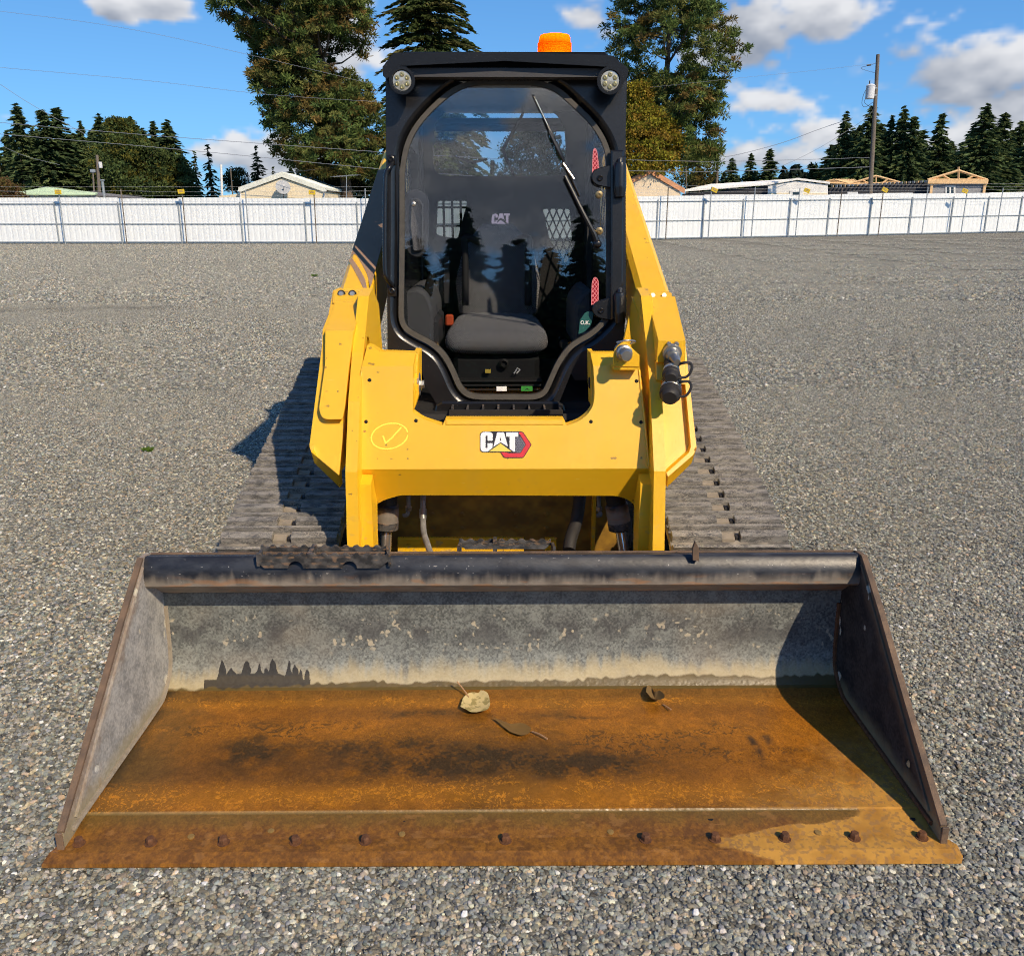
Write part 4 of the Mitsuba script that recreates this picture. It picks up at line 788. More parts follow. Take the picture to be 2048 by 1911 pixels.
# cutting edge: wider than the bucket, corners cut
ce = np.array([(-1.063, 1.692), (1.057, 1.684), (1.066, 1.698), (1.045, 1.76), (1.036, 1.80), (-1.036, 1.80), (-1.044, 1.77)])
ring = lambda z, dy=0: np.stack([ce[:, 0], ce[:, 1] + dy, np.full(len(ce), z)], 1)
r0 = ring(.004); r1 = ring(.0125); r1[:2, 1] += .002; r2 = ring(.0205); r2[:3, 1] += .030; r2[:2, 0] *= .995
obj('cutting_edge', loft([r0, r1, r2], ce), 'm_floor', BK); lab(BK + '__cutting_edge', 'rust brown bolt-on cutting edge, dry and tan at its right end')
for x0, x1, nm in ((-1.043, -1.03, 0), (1.03, 1.043, 1)):
    prof = [(1.735, .022), (1.745, .062), (2.02, .262), (2.20, .398), (2.352, .503), (2.40, .498), (2.50, .46), (2.50, .10), (2.44, .0), (1.75, .0)]
    hole = Point(1.933, .100).buffer(.012, 10)
    g = Polygon(prof).difference(hole)
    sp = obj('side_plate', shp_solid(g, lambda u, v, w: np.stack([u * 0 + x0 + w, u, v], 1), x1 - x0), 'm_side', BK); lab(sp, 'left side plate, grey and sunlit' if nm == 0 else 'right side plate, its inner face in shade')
    e = [np.array([(x0 + x1) / 2, y, z]) for y, z in prof[1:6]]
    obj('edge_strip', loft([np.array([[x0 - .0015, y, z - .006], [x1 + .0015, y, z - .006], [x1 + .0015, y - .003, z + .002], [x0 - .0015, y - .003, z + .002]]) for y, z in prof[1:5]]), 'm_rust_edge', sp)
    obj('edge_cap', box(((x0 + x1) / 2, 1.7345, .040), (x1 - x0 + .003, .006, .048), .001), 'm_rust_edge', sp)
    xi = x1 if nm == 0 else x0; s = 1 if nm == 0 else -1
    obj('weld', tube(spline([[xi + s * .003, y, z + .004] for y, z in ((1.78, .036), (2.0, .036), (2.3, .036), (2.37, .046), (2.43, .09), (2.452, .15), (2.46, .3))]), .007, 6), 'm_rust_bolt' if nm else 'm_dirt', sp)
    obj('weld', tube([[xi + s * .002, 1.80, .058], [xi + s * .002, 2.34, .478]], .004, 6), 'm_side', sp)
bar_prof = [(2.372, .500), (2.362, .494), (2.346, .468), (2.342, .440), (2.344, .418), (2.352, .409), (2.400, .392), (2.455, .349), (2.52, .349), (2.53, .44), (2.50, .452), (2.42, .488)]
bb = obj('top_bar', prism_x(bar_prof, -1.03, 1.03), 'm_bar', BK, smooth=30); lab(bb, 'black top bar of the bucket, scuffed along its lower front edge')
obj('lip', box((0, 2.412, .4915), (2.06, .008, .006)), 'm_rust_edge', bb)
# serrated steps on the bar
def serr(px0, px1, ytop, ybot, Y, n, amp, t, ends=0):
    xs = np.linspace(px0, px1, n * 4 + 1); p = []
    for k, x in enumerate(xs): p.append((x, ytop + (amp if k % 4 in (2, 3) else 0)))
    p = [(px0, ybot - ends)] + p + [(px1, ybot - ends), (px1 - ends * 1.2, ybot), (px0 + ends * 1.2, ybot)]
    return Polygon(p).buffer(0)
def step(back, front, n, holes, Yf, Yb):
    g = serr(*front, 0, n, 4.0, 0, 14)
    for hx, hy, r in holes: g = g.difference(Point(hx, hy).buffer(r, 12))
    k = obj('step', face_shp(g, Yf, .008), 'm_step', BK); a = serr(*back, 0, n, 4.0, 0, 0)
    obj('step_rear', face_shp(a, Yb, .008), 'm_step', k)
    for end in (0, 1):
        p, q = UY(front[end], front[2] + 6, Yf), UY(back[end], back[2] + 6, Yb); obj('step_end', loft([np.array([p, p + [.008, 0, 0], p + [.008, 0, -.03], p + [0, 0, -.03]]), np.array([q, q + [.008, 0, 0], q + [.008, 0, -.03], q + [0, 0, -.03]])]), 'm_step', k)
    m = UY((front[0] + front[1]) / 2, front[2], Yf); q = UY((front[0] + front[1]) / 2, back[2], Yb); obj('step_rib', box((m + q) / 2 + [-.03, 0, -.012], (.012, Yb - Yf, .028)), 'm_step', k)
    return k
s1 = step((521, 772, 1091, 1104), (512, 776, 1107, 1136), 12, ((591, 1137, 15), (699, 1137, 15)), 2.335, 2.42); lab(s1, 'serrated black step on the left of the bucket bar')
s2 = step((918, 1102, 1078, 1090), (914, 1106, 1087, 1098), 9, (), 2.43, 2.50); lab(s2, 'serrated black step at the middle of the bucket bar')
obj('tab', face([(1386, 1120), (1386, 1096), (1391, 1083), (1398, 1096), (1398, 1122)], 2.338, .012), 'm_rust_edge', bb)
mat('m_plug', prin((.24, .15, .045), .7))
# bolts and plug holes of the cutting edge
def hexbolt(c, r, h, rot): 
    a = np.arange(6) * np.pi / 3 + rot; ring = lambda s, z: c + np.stack([np.cos(a) * r * s, np.sin(a) * r * s, np.full(6, z)], 1)
    return cat([loft([ring(1, 0), ring(1.0, h * .75), ring(.8, h)]), cyl(c, c + [0, 0, .004], r * 1.35, 16)])
for k, px in enumerate((170, 311, 454, 596, 734, 1011, 1289, 1427, 1566, 1705, 1840)):
    c = UZ(px, 1668, .022); c = np.array([c[0], 1.752, .0185]); obj('bolt', hexbolt(c, .0108, .019, k * .37), 'm_rust_bolt', BK)
for px, py in ((382, 1671), (396, 1643), (602, 1641), (542, 1660), (804, 1666), (1216, 1635), (1221, 1662), (1636, 1663), (1622, 1637)): c = UZ(px, py, .024); obj('plug_weld', lathe(c - [0, 0, .004], c + [0, 0, .002], [(0, .008), (.0045, .008), (.005, .004)], 14), 'm_plug', BK)
for px, py in ((809, 1639), (1012, 1636), (1421, 1637), (1825, 1637)): c = UZ(px, py, .026); obj('empty_hole', lathe(c - [0, 0, .004], c + [0, 0, .0012], [(0, .007), (.005, .007), (.0051, .002)], 14), 'm_void', BK)
# leaves lying in the bucket
def leaf(name, label, px, thick, mt, lift, fold=0.0, stem=None):
    p = rnd(px, 4); w = np.array([UZ(x, y, .037) for x, y in p]); c = w.mean(0); q = w - c; r = np.linalg.norm(q, axis=1).max()
    rings = []
    for s in (1.0, .66, .33, .02): zz = lift * (s ** 2) * (1 + .25 * np.sin(np.arange(len(q)) * .6)) + fold * np.abs(q[:, 0]) * s; rings.append(np.stack([c[0] + q[:, 0] * s, c[1] + q[:, 1] * s, .0375 + thick + zz], 1))
    k = thing(name, label, 'leaf'); obj('blade', loft(rings, None, (False, True)), mt, k, smooth=True)
    if stem: obj('stem', tube(spline([UZ(x, y, .04 + dz) for x, y, dz in stem]), .0022, 6), 'm_leaf_stem', k)
def f_leaf1(p, n, uv): return mix((.55, .44, .21), (.30, .24, .09), smoothstep(.42, .6, fbm(p.x * 55, p.y * 55, 3, 3)))
mat('m_dry_leaf', prin(proc(f_leaf1), .8)); mat('m_leaf_stem', prin((.35, .20, .10), .7)); mat('m_wet_leaf', prin((.17, .095, .026), .5)); mat('m_brown_leaf', prin((.15, .095, .035), .8))
leaf('fallen_leaf', 'large pale yellow leaf with an upright stem in the bucket', [(921, 1421), (926, 1404, 6), (940, 1391, 6), (962, 1387, 6), (977, 1395, 6), (981, 1414, 6), (976, 1430, 8), (955, 1432, 8), (938, 1430, 6)], .004, 'm_dry_leaf', .010, 0, [(938, 1394, .008), (930, 1382, .022), (914, 1362, .05)])
leaf('fallen_leaf', 'wet brown leaf with a thin stem, lower right of the pale leaf', [(984, 1437), (1000, 1443, 4), (1018, 1450, 4), (1045, 1448, 6), (1064, 1460, 6), (1058, 1470, 6), (1042, 1475, 6), (1022, 1468, 6), (1002, 1452, 4)], .002, 'm_wet_leaf', .004, 0, [(1064, 1462, .0), (1080, 1468, .004), (1095, 1477, .002)])
leaf('fallen_leaf', 'small curled brown leaf right of the middle of the bucket', [(1291, 1399), (1293, 1388, 4), (1301, 1383, 3), (1308, 1394), (1318, 1396, 4), (1330, 1409, 4), (1318, 1411, 4), (1302, 1413, 4)], .006, 'm_brown_leaf', .016, .2, [(1326, 1408, .0), (1342, 1418, .004)])
# -- front plate between the arms: folded sheet with cut-outs
KN = [(.45, 2.885), (.638, 2.79), (.962, 2.895), (1.09, 3.03)]
PF = lambda x, z: float(np.interp(z, *np.array(KN).T))
FP_PX = [(735, 690), (745, 692), (760, 703, 8), (832, 705, 2), (826, 733), (826, 824, 0), (845, 838, 10), (885, 851), (891, 838), (1127, 838), (1133, 851), (1160, 842, 14), (1182, 822, 14), (1190, 797, 16), (1187, 735), (1181, 706, 2), (1240, 706, 2), (1272, 706), (1279, 735), (1299, 937), (1291, 1051), (1276, 1017, 14), (1255, 997, 16), (1230, 991, 8), (800, 990, 8), (760, 1002, 16), (735, 1025, 16), (720, 1052), (698, 1052), (701, 937), (722, 740)]
FP = obj('front_plate', bent(FP_PX, KN, .045), 'm_yellow', LD); lab(FP, 'yellow folded front plate with a round cornered cut-out and an emblem')
obj('tower_side', face([(826, 706), (837, 708), (837, 790), (826, 824)], PF, .13, 0, .046), 'm_yellow', FP)
obj('tower_side', face([(1181, 708), (1190, 708), (1192, 797), (1184, 815)], PF, .13, 0, .046), 'm_yellow', FP)
obj('step_sill', face([(891, 838), (1127, 838), (1127, 850), (891, 850)], PF, .03, .003, -.004), 'm_yellow', FP)
# raised body seams and small holes
for px, py in ((739, 760), (732, 843), (832, 841), (1273, 762), (1282, 844), (1182, 843)):
    c = US(px, py, PF); obj('hole', lathe(c + [0, -.003, 0], c + [0, .004, 0], [(0, .0045), (.001, .006), (.006, .006)], 12), 'm_void', FP)
# emblem: dark backing, letters, triangle, six sided badge (zoom pixels -> photograph pixels)
E_ = lambda pts: [(940 + x * .0704225, 850 + y * .0704225) for x, y, *r in pts]
def ER(pts, k=5): return Polygon(rnd([(940 + p[0] * .0704225, 850 + p[1] * .0704225, p[2] * .0704225) if len(p) > 2 else (940 + p[0] * .0704225, 850 + p[1] * .0704225) for p in pts], k)).buffer(0)
em = obj('emblem', face_shp(ER([(285, 180, 110), (1390, 180), (1390, 770), (285, 770, 110)]), PF, .0025, -.0025), 'm_logo_dark', FP)
hexo = ER([(1385, 182), (1500, 182, 60), (1750, 555, 30), (1520, 932, 60), (960, 932, 60), (860, 770), (1385, 770)]); hexi = ER([(1385, 240), (1420, 270, 20), (1600, 555, 10), (1430, 800, 20), (1385, 800)])
obj('badge', face_shp(hexo, PF, .0021, -.0021), 'm_logo_dark', em); obj('badge_ring', face_shp(ER([(1393, 200), (1490, 200, 50), (1728, 555, 25), (1508, 912, 50), (975, 912, 50), (880, 772), (1050, 772), (1070, 800, 20), (1430, 795, 20), (1590, 550, 12), (1420, 262, 20), (1393, 262)]).difference(ER([(285, 180), (1386, 180), (1386, 770), (285, 770)])), PF, .003, -.003), 'm_logo_red', em)
obj('badge_field', face_shp(ER([(1300, 330), (1400, 335), (1430, 330), (1570, 550), (1425, 780), (1300, 780)]), PF, .0033, -.0033), 'm_logo_grey', em)
dots = unary_union([Point(940 + x * .0704225, 850 + y * .0704225).buffer(1.15, 6) for r in range(9) for x, y in [(1318 + 50 * q + (r % 2) * 25, 370 + r * 48) for q in range(5)] if x < 1540 - abs(y - 550) * .62])
obj('badge_dots', face_shp(dots, PF, .0037, -.0037), 'm_logo_dark', em)
Cc = ER([(298, 192, 130), (655, 192, 130), (645, 440), (498, 440), (498, 300, 28), (440, 300, 28), (440, 655, 28), (498, 655, 28), (498, 512), (640, 512), (640, 640), (500, 752, 30), (298, 752, 130)])
Aa = ER([(772, 205), (965, 205), (1080, 610), (870, 485), (665, 615)]).difference(ER([(866, 315), (885, 445), (845, 445)])); Tt = ER([(1028, 205), (1370, 205), (1370, 325), (1282, 325), (1282, 752), (1240, 752), (1125, 665), (1125, 325), (1028, 325)])
for nm, g in (('letter_c', Cc), ('letter_a', Aa), ('letter_t', Tt)): obj(nm, face_shp(g, PF, .0036, -.0036), 'm_white_decal', em)
obj('triangle', face_shp(ER([(540, 748), (866, 515), (1180, 748)]), PF, .0036, -.0036), 'm_logo_yellow', em)
# chalk tick in an oval
th_ = np.linspace(.2, 2 * np.pi - .1, 40); ov = LineString([(779 + 37 * np.cos(a) * .985 + 8 * np.sin(a) * .3, 872 + 25 * np.sin(a) - 6 * np.cos(a)) for a in th_]).buffer(1.1)
ck = LineString([(766, 872), (771, 886), (783, 876), (802, 855)]).buffer(1.3); obj('chalk_mark', face_shp(unary_union([ov, ck]), PF, .0012, -.0012), 'm_chalk', FP); lab(FP + '__chalk_mark', 'yellow chalk tick inside an oval')
# weld beads where the plate meets the legs
for pts in ([(723, 742), (712, 840), (702, 936)], [(1278, 738), (1289, 840), (1298, 934)]): obj('weld', tube(spline([US(x, y, PF) + np.array([0, -.001, 0]) for x, y in pts], 14), np.array([.0035 + .0012 * (k % 2) for k in range(29)]), 6), 'm_yellow', FP, smooth=True)
# pin boss on the left tower and lug with pin on the right one
c = US(832, 768, lambda x, z: 2.965); obj('pivot_boss', cyl(c - [.03, 0, 0], c + [.006, 0, 0], .045, 24, .004), 'm_yellow', FP, smooth=35); obj('pivot_washer', cyl(c + [.006, 0, 0], c + [.014, 0, 0], .040, 20, .003), 'm_zinc', FP, smooth=35); obj('pivot_bolt', cyl(c + [.013, 0, 0], c + [.028, 0, 0], .014, 6), 'm_zinc', FP)
c2 = US(1190, 765, lambda x, z: 2.98); obj('pivot_boss', cyl(c2 + [.03, 0, 0], c2 - [.008, 0, 0], .045, 24, .004), 'm_yellow', FP, smooth=35); obj('pivot_bolt', cyl(c2 - [.008, 0, 0], c2 - [.022, 0, 0], .02, 6), 'm_void', FP)
lug = obj('pin_bracket', face([(1227, 733), (1227, 712), (1230, 696, 8), (1248, 682, 12), (1258, 690, 6), (1279, 710), (1279, 734)], 2.835, .012, .0015), 'm_yellow', FP)
obj('pin_bracket_foot', box((US(1227, 734, 2.845) + US(1279, 734, 2.845)) / 2 + [0, .03, -.004], (.085, .07, .008)), 'm_yellow', FP)
c = UY(1247, 704, 2.835); ax = np.array([.05, -1, -.08]); obj('pin', lathe(c - ax * .03, c + ax * .055, [(0, .026), (.02, .026), (.05, .026), (.053, .021), (.075, .021), (.085, .016)], 20), 'm_zinc', lug, smooth=35); obj('pin_clip', tube(spline([c + [-.02, .02, .028], c + [.012, .01, .036], c + [.04, .03, .03], c + [.03, .05, .02]]), .004, 6), 'm_zinc', lug)
# -- loader arms
KNF = lambda x, z: float(np.interp(z, [.3, .66, 1.07, 1.167, 1.4], [2.55, 2.755, 3.0, 3.30, 4.0]))
def arm(side, label):
    s = -1 if side == 'l' else 1
    ob, ib = s * .628 + XB * .5, s * .505 + XB * .5
    up_prof = [(3.22, 1.105), (3.46, 1.197), (4.95, 1.78), (5.10, 1.80), (5.24, 1.74), (5.30, 1.55), (5.30, .95), (5.10, .90), (5.02, 1.30), (4.86, 1.46), (3.55, .96), (3.22, .93)]
    A = obj('loader_arm', prism_x(up_prof, min(ob, ib), max(ob, ib), .018), 'm_yellow', LD, smooth=20); lab(A, label)
    # leg: upright plate standing in front of the track's inner edge
    x_o = s * .512 + XB * .7; x_i = s * .474 + XB * .7
    leg = [(2.62, .08), (2.655, .40), (2.70, .655), (2.82, .86), (2.94, 1.0), (3.12, 1.17), (3.22, 1.19), (3.36, 1.12), (3.42, .9), (3.3, .62), (2.98, .45), (2.84, .30), (2.80, .08)]
    hole = Point(3.05, .93).buffer(1, 12); hole = shapely.affinity.scale(hole, .055, .11, origin=(3.05, .93))
    g = Polygon(leg).difference(hole) if side == 'l' else Polygon(leg)
    obj('leg_plate', shp_solid(g, lambda u, v, w: np.stack([u * 0 + min(x_o, x_i) + w, u, v], 1), abs(x_o - x_i)), 'm_yellow', A)
    obj('leg_web', prism_x([(2.72, .10), (2.74, .60), (2.79, .62), (2.86, .5), (2.80, .10)], min(x_i, x_i - s * .035), max(x_i, x_i - s * .035)), 'm_yellow', A)
    return A
def f_arm_l(): pass
AL = arm('l', 'left loader arm with a long smooth hose cover'); AR = arm('r', 'right loader arm with hydraulic couplers on its front end')
# dark patch on the left arm's sloping top, with a stripe split off at its lower end
ARMTOP = lambda x, z: 3.46 + (z - 1.197) / ((1.78 - 1.197) / 1.49)
clip_ = sbox(-.628 + XB * .5 + .002, 0, -.505 + XB * .5 - .001, 3)
for nm, pts in (('dark_patch', [(780, 336), (756, 340), (700, 515), (706, 507, 3), (713, 510, 3), (725, 530, 6), (735, 550, 6), (740, 575), (780, 480)]), ('dark_stripe', [(697, 520), (704, 516, 3), (719, 538, 6), (730, 558, 6), (734, 578), (736, 596), (729, 596), (727, 578, 4), (718, 558, 6), (708, 540, 6)])):
    gq = Polygon(px2xz(rnd(pts), lambda x, z: ARMTOP(x, z) - .004)).buffer(0).intersection(clip_)
    k = obj(nm, shp_solid(gq, surf(lambda x, z: ARMTOP(x, z) - .004), .003), 'm_dull_brown', AL); lab(k, 'dark patch on the left arm top')
# knees: outer lower bodies of the arms (front outlines)
KK = [(.3, 2.55), (.66, 2.755), (1.07, 3.0), (1.167, 3.30), (1.4, 4.0)]
kl = obj('knee', bent([(666, 581), (722, 581), (716, 640), (706, 670), (697, 742), (690, 832), (678, 950), (623, 904, 6), (619, 890), (644, 693), (657, 629)], KK, .30), 'm_yellow', AL)
obj('knee_flange', face([(619, 893), (623, 904), (678, 950), (680, 975), (629, 926)], lambda x, z: 2.755 + (.70 - z) * .9, .05), 'm_yellow', AL)
ck_ = obj('hose_cover', bent([(667, 610, 8), (671, 601), (714, 601), (716, 640), (706, 670), (697, 741), (690, 812), (685, 838, 4), (645, 839, 16), (638, 818, 8), (650, 730)], KK, .05, -.032), 'm_yellow', AL, smooth=30); lab(ck_, 'smooth yellow hose cover plate')
obj('cover_flange', face([(667, 581), (722, 581), (717, 606), (665, 606)], KNF, .03, .002, -.022), 'm_yellow', AL)
for px in (683, 705): c = US(px, 588.5, lambda x, z: KNF(x, z) - .024); obj('bolt', cyl(c, c + np.array([0, -.010, .004]), .010, 12, .002), 'm_zinc', AL); obj('bolt_recess', cyl(c + [0, .002, 0], c + [0, -.002, .001], .015, 14), 'm_void', AL)
kr = obj('knee', bent([(1294, 590), (1343, 586), (1352, 640), (1371, 690), (1375, 729), (1385, 820), (1393, 895), (1388, 908, 4), (1335, 952), (1316, 940), (1312, 729), (1317, 690)], KK, .30), 'm_yellow', AR)
obj('knee_rim', bent([(1366, 715), (1374, 729), (1393, 895), (1387, 909, 4), (1336, 953), (1333, 945), (1378, 905), (1382, 893)], KK, .04, -.03), 'm_yellow', AR)
obj('knee_flange', face([(1393, 896), (1387, 908), (1336, 953), (1334, 974), (1383, 926)], lambda x, z: 2.755 + (.70 - z) * .5, .05), 'm_yellow', AR)
obj('inner_wedge', face([(1263, 593), (1278, 605), (1299, 666), (1294, 705), (1311, 729), (1316, 935), (1300, 705), (1285, 660), (1272, 615)], lambda x, z: KNF(x, z) + .05, .02), 'm_yellow', AR)
# coupler box on the right arm: sloping lid down to a drilled front face
lid = lambda px: [US(x, y, f) for x, y, f in px]
q = [US(1293, 604, KNF) + [0, -.02, .02], US(1347, 603, KNF) + [0, -.02, .02], UY(1371, 681, 2.87), UY(1317, 681, 2.87)]
cb = obj('coupler_box', loft([np.array([q[3], q[2], UY(1370, 724, 2.875), UY(1313, 724, 2.875)]), np.array([q[0], q[1], q[1] - [0, 0, .16], q[0] - [0, 0, .16]])]), 'm_yellow', AR)
obj('cover_flange', face([(1289, 584), (1343, 586), (1348, 607), (1292, 607)], KNF, .03, .002, -.024), 'm_yellow', AR)
for px in (1305, 1327.5): c = US(px, 592, lambda x, z: KNF(x, z) - .026); obj('bolt', cyl(c, c + np.array([0, -.010, .004]), .009, 6), 'm_zinc', AR)
for px in (1337, 1352): c = UY(px, 687, 2.87); obj('bolt', cyl(c, c + [0, -.016, 0], .0075, 12, .002), 'm_zinc', cb)
c = UY(1343, 704, 2.87); cp = obj('coupler', lathe(c, c + np.array([.004, -.085, -.022]), [(0, .031), (.016, .031), (.018, .024), (.04, .022), (.042, .017), (.07, .014), (.085, .011)], 20), 'm_zinc', AR, smooth=35); lab(cp, 'bare zinc hydraulic coupler, uppermost of three')
obj('gusset', face([(1243, 700), (1258, 632), (1263, 700)], 3.05, .02, .002), 'm_yellow', FP)
obj('lower_ledge', face([(1312, 724), (1371, 724), (1373, 770), (1313, 760)], lambda x, z: KNF(x, z) - .05, .06, .002), 'm_yellow', AR)
for (px, py, Y, r, L, cap_px, lb) in ((1343, 731, 2.84, .025, .05, (1342, 752), 'black capped coupler, middle of three'), (1343, 766, 2.80, .031, .045, (1340, 792), 'black capped coupler, lowest of three')):
    c = UY(px, py, Y); d = UY(*cap_px, Y - .07); u = (d - c) / np.linalg.norm(d - c); k = obj('coupler', lathe(c - u * .03, c + u * L, [(0, r), (L + .0, r), (L + .012, r * 1.0), (L + .014, r * .9), (L + .03, r * .9)], 20), 'm_zinc' if r < .025 else 'm_rubber', AR, smooth=35); lab(k, lb)
    obj('dust_cap', lathe(c + u * (L + .004), c + u * (L + .045), [(0, r * 1.0), (.002, r * 1.14), (.018, r * 1.12), (.021, r * .96), (.034, r * .9), (.041, r * .72)], 20), 'm_rubber', k, smooth=35); obj('lock_ring', lathe(c + u * (L - .018), c + u * (L + .002), [(0, r * .98), (.002, r * 1.08), (.008, r * 1.08), (.010, r * .98), (.016, r * 1.05), (.02, r * .96)], 20), 'm_zinc', k, smooth=35); d = c + u * (L + .03)
    e = d + [.035, 0, .015]; obj('cap_strap', tube(spline([d + [r * .7, 0, -.004], d + [.05, -.004, .002], e + [.03, 0, .012], e + [.024, .01, .028], e + [0, .015, .026], c + [r * .8, 0, .0]]), .0045, 6), 'm_rubber', k)
# -- between the legs: recessed frame, tilt cylinders, hoses
CH = obj('chassis', box((XB, 4.26, .46), (.94, 1.86, .48), .02), 'm_black_matt', LD); lab(CH, 'dark chassis box between the tracks')
obj('front_crossmember', box((XB, 3.23, .38), (.90, .03, .56)), 'm_yellow_shaded', CH)
obj('frame_lip', face([(795, 1077), (1048, 1077), (1048, 1110), (795, 1110)], 3.17, .02, .002), 'm_yellow', CH); obj('frame_lip', face([(1090, 1077), (1113, 1077), (1113, 1110), (1090, 1110)], 3.17, .02, .002), 'm_yellow', CH)
for px, py in ((865, 1028), (924, 1028), (1032, 1028), (1092, 1028), (865, 1057), (924, 1057), (1032, 1057), (1092, 1057)): c = UY(px, py, 3.213); obj('bolt', lathe(c, c + [0, -.006, 0], [(0, .011), (.004, .011), (.006, .007)], 12), 'm_yellow_shaded', CH)
for px in (1188, ): a = UY(px, 990, 3.20); obj('rib', box((a[0], 3.20, .38), (.012, .05, .56)), 'm_yellow', CH)
cq = obj('coupler_frame', prism_x([(2.55, .06), (2.55, .30), (2.60, .325), (2.70, .325), (2.72, .30), (2.70, .06)], -.36 + XB, .30 + XB, .004), 'm_yellow', LD); lab(cq, 'yellow quick coupler frame behind the bucket')
obj('slot', box((-.155, 2.60, .33), (.012, .11, .02)), 'm_void', cq)
def cylinder(px, label):
    a = UY(px + (2 if px < 1000 else -8), 1010, 2.985); b = UY(px, 1058, 2.98); u = (b - a) / np.linalg.norm(b - a); L = np.linalg.norm(b - a)
    k = obj('tilt_cylinder', lathe(a - u * .006, b, [(0, .028), (.001, .036), (.006, .041), (L + .0, .041), (.004 + L, .039), (.006 + L, .034)], 32), 'm_bar', LD, smooth=35); lab(k, label)
    obj('gland', lathe(b - u * .002, b + u * .008, [(0, .030), (.006, .030), (.008, .022)], 24), 'm_black_matt', k); obj('barrel_neck', cyl(a - u * .25, a, .034, 20), 'm_black_matt', k); obj('rod', cyl(b, b + u * .30, .0195, 24), 'm_chrome', k, smooth=True)
    obj('rust_ring', lathe(b - u * .03, b - u * .002, [(0, .0422), (.001, .0424), (.026, .0424), (.028, .0405)], 28), 'm_step', k)
cylinder(773, 'left tilt cylinder with a chrome rod'); cylinder(1241, 'right tilt cylinder with a chrome rod')
hz = obj('hydraulic_hose', tube(spline([UY(846, 985, 3.02), UY(846, 1004, 3.00), UY(846, 1040, 2.95), UY(848, 1066, 2.88), UY(857, 1094, 2.78), UY(866, 1125, 2.68)]), .0105, 12), 'm_hose', LD, smooth=40); lab(hz, 'grey hydraulic hose with a zinc fitting')
obj('fitting', lathe(UY(846, 1003, 2.998), UY(846, 1046, 2.945), [(0, .008), (.028, .009), (.03, .013), (.062, .013), (.064, .0115), (.07, .011)], 16), 'm_zinc', hz, smooth=35)
h2 = obj('hydraulic_hose', tube(spline([UY(1160, 985, 3.08), UY(1158, 1010, 3.06), UY(1152, 1045, 3.02), UY(1142, 1075, 2.96), UY(1138, 1100, 2.92)]), [.024, .024, .024, .023, .023] [:1] * 1 + [.023] * 24, 12), 'm_rubber', LD, smooth=40); lab(h2, 'thick black sleeved hose')
for px, s in ((817, -1), (1198, 1)):
    e = obj('elbow_fitting', tube(spline([UY(px, 985, 3.03), UY(px, 1018, 3.03), UY(px + s * 3, 1029, 3.02), UY(px - 8 + s * 3, 1031, 3.02)]), .0075, 10), 'm_hose', LD, smooth=40); obj('nut', cyl(UY(px, 1013, 3.03), UY(px, 1020, 3.03), .0125, 6), 'm_zinc', e)
# -- tracks
def track(s, label):
    x0, x1 = (.575, .985) if s > 0 else (-.975, -.565)
    C = [((2.945, .195), .165), ((4.66, .195), .165), ((4.34, .555), .155)]       # idlers, elevated sprocket
    base = [unit_circle for unit_circle in ()]
    hull = unary_union([Point(c).buffer(r, 24) for c, r in C] + [Point((3.6, .19)).buffer(.16)]).convex_hull
    ring = np.array(hull.exterior.coords)[:-1]
    P = Polygon(ring).buffer(.03, join_style=1)
    path = np.array(P.exterior.coords)[:-1]; sp = hull.exterior
    K = obj('track', cat([shp_solid(P.difference(Polygon(ring).buffer(.004)), lambda u, v, w: np.stack([u * 0 + x0 + w, u, v], 1), x1 - x0)]), 'm_track', LD, smooth=30); lab(K, label)
    L = P.exterior.length; n = round(L / .086); seg = L / n
    variants = {}
    hx = .80 if s > 0 else -.745
    for i in range(n):
        d = i * seg; a = np.array(P.exterior.interpolate(d).coords[0]); b = np.array(P.exterior.interpolate((d + .01) % L).coords[0]); t = (b - a) / np.linalg.norm(b - a); nr = np.array([t[1], -t[0]])
        cc = np.array(hull.centroid.coords[0])
        if nr @ (a - cc) < 0: nr = -nr
        def blk(xa, xb, w, h, du=0.0):
            q = a + t * du; pr = [(-w / 2, -.004), (-w / 2 + .005, h), (w / 2 - .005, h), (w / 2, -.004)]; v = []
            for x in (xa, xb): v += [(x, *(q + t * u + nr * g)) for u, g in pr]
            v = np.array(v); m = trimesh.convex.convex_hull(v); return np.array(m.vertices), np.array(m.faces)
        parts = [blk(x0 + .006, hx - .048, .040, .024), blk(hx + .017, x1 - .006, .040, .024), blk(x0 + .004, x1 - .004, .020, .020, .043)]
        obj('lug', cat(parts), 'm_lug', K); obj('mud_pad', blk(hx - .046, hx - .002, .040, .010), 'm_dirt', K)
        if a[1] > .3 and t[1] * 1 != 9: obj('lug_hole', blk(hx + .002, hx + .014, .024, .0105), 'm_rubber', K)
    xm = (x0 + x1) / 2
    for (c, r), nm in zip(C, ('front_idler', 'rear_idler', 'drive_sprocket')): obj(nm, cat([cyl((x0 + .08, c[0], c[1]), (x1 - .08, c[0], c[1]), r - .03, 28), cyl((x0 + .05, c[0], c[1]), (x1 - .05, c[0], c[1]), .06, 16)]), 'm_black_matt', K)
    for y in (3.35, 3.65, 3.95, 4.25): obj('roller', cyl((x0 + .08, y, .13), (x1 - .08, y, .13), .10, 20), 'm_black_matt', K)
    obj('track_frame', box((xm, 3.8, .28), (.2, 1.5, .16), .02), 'm_black_matt', K)
track(-1, 'left rubber track, dusty, half in the shade of the arm'); track(1, 'right rubber track, dusty and sunlit')
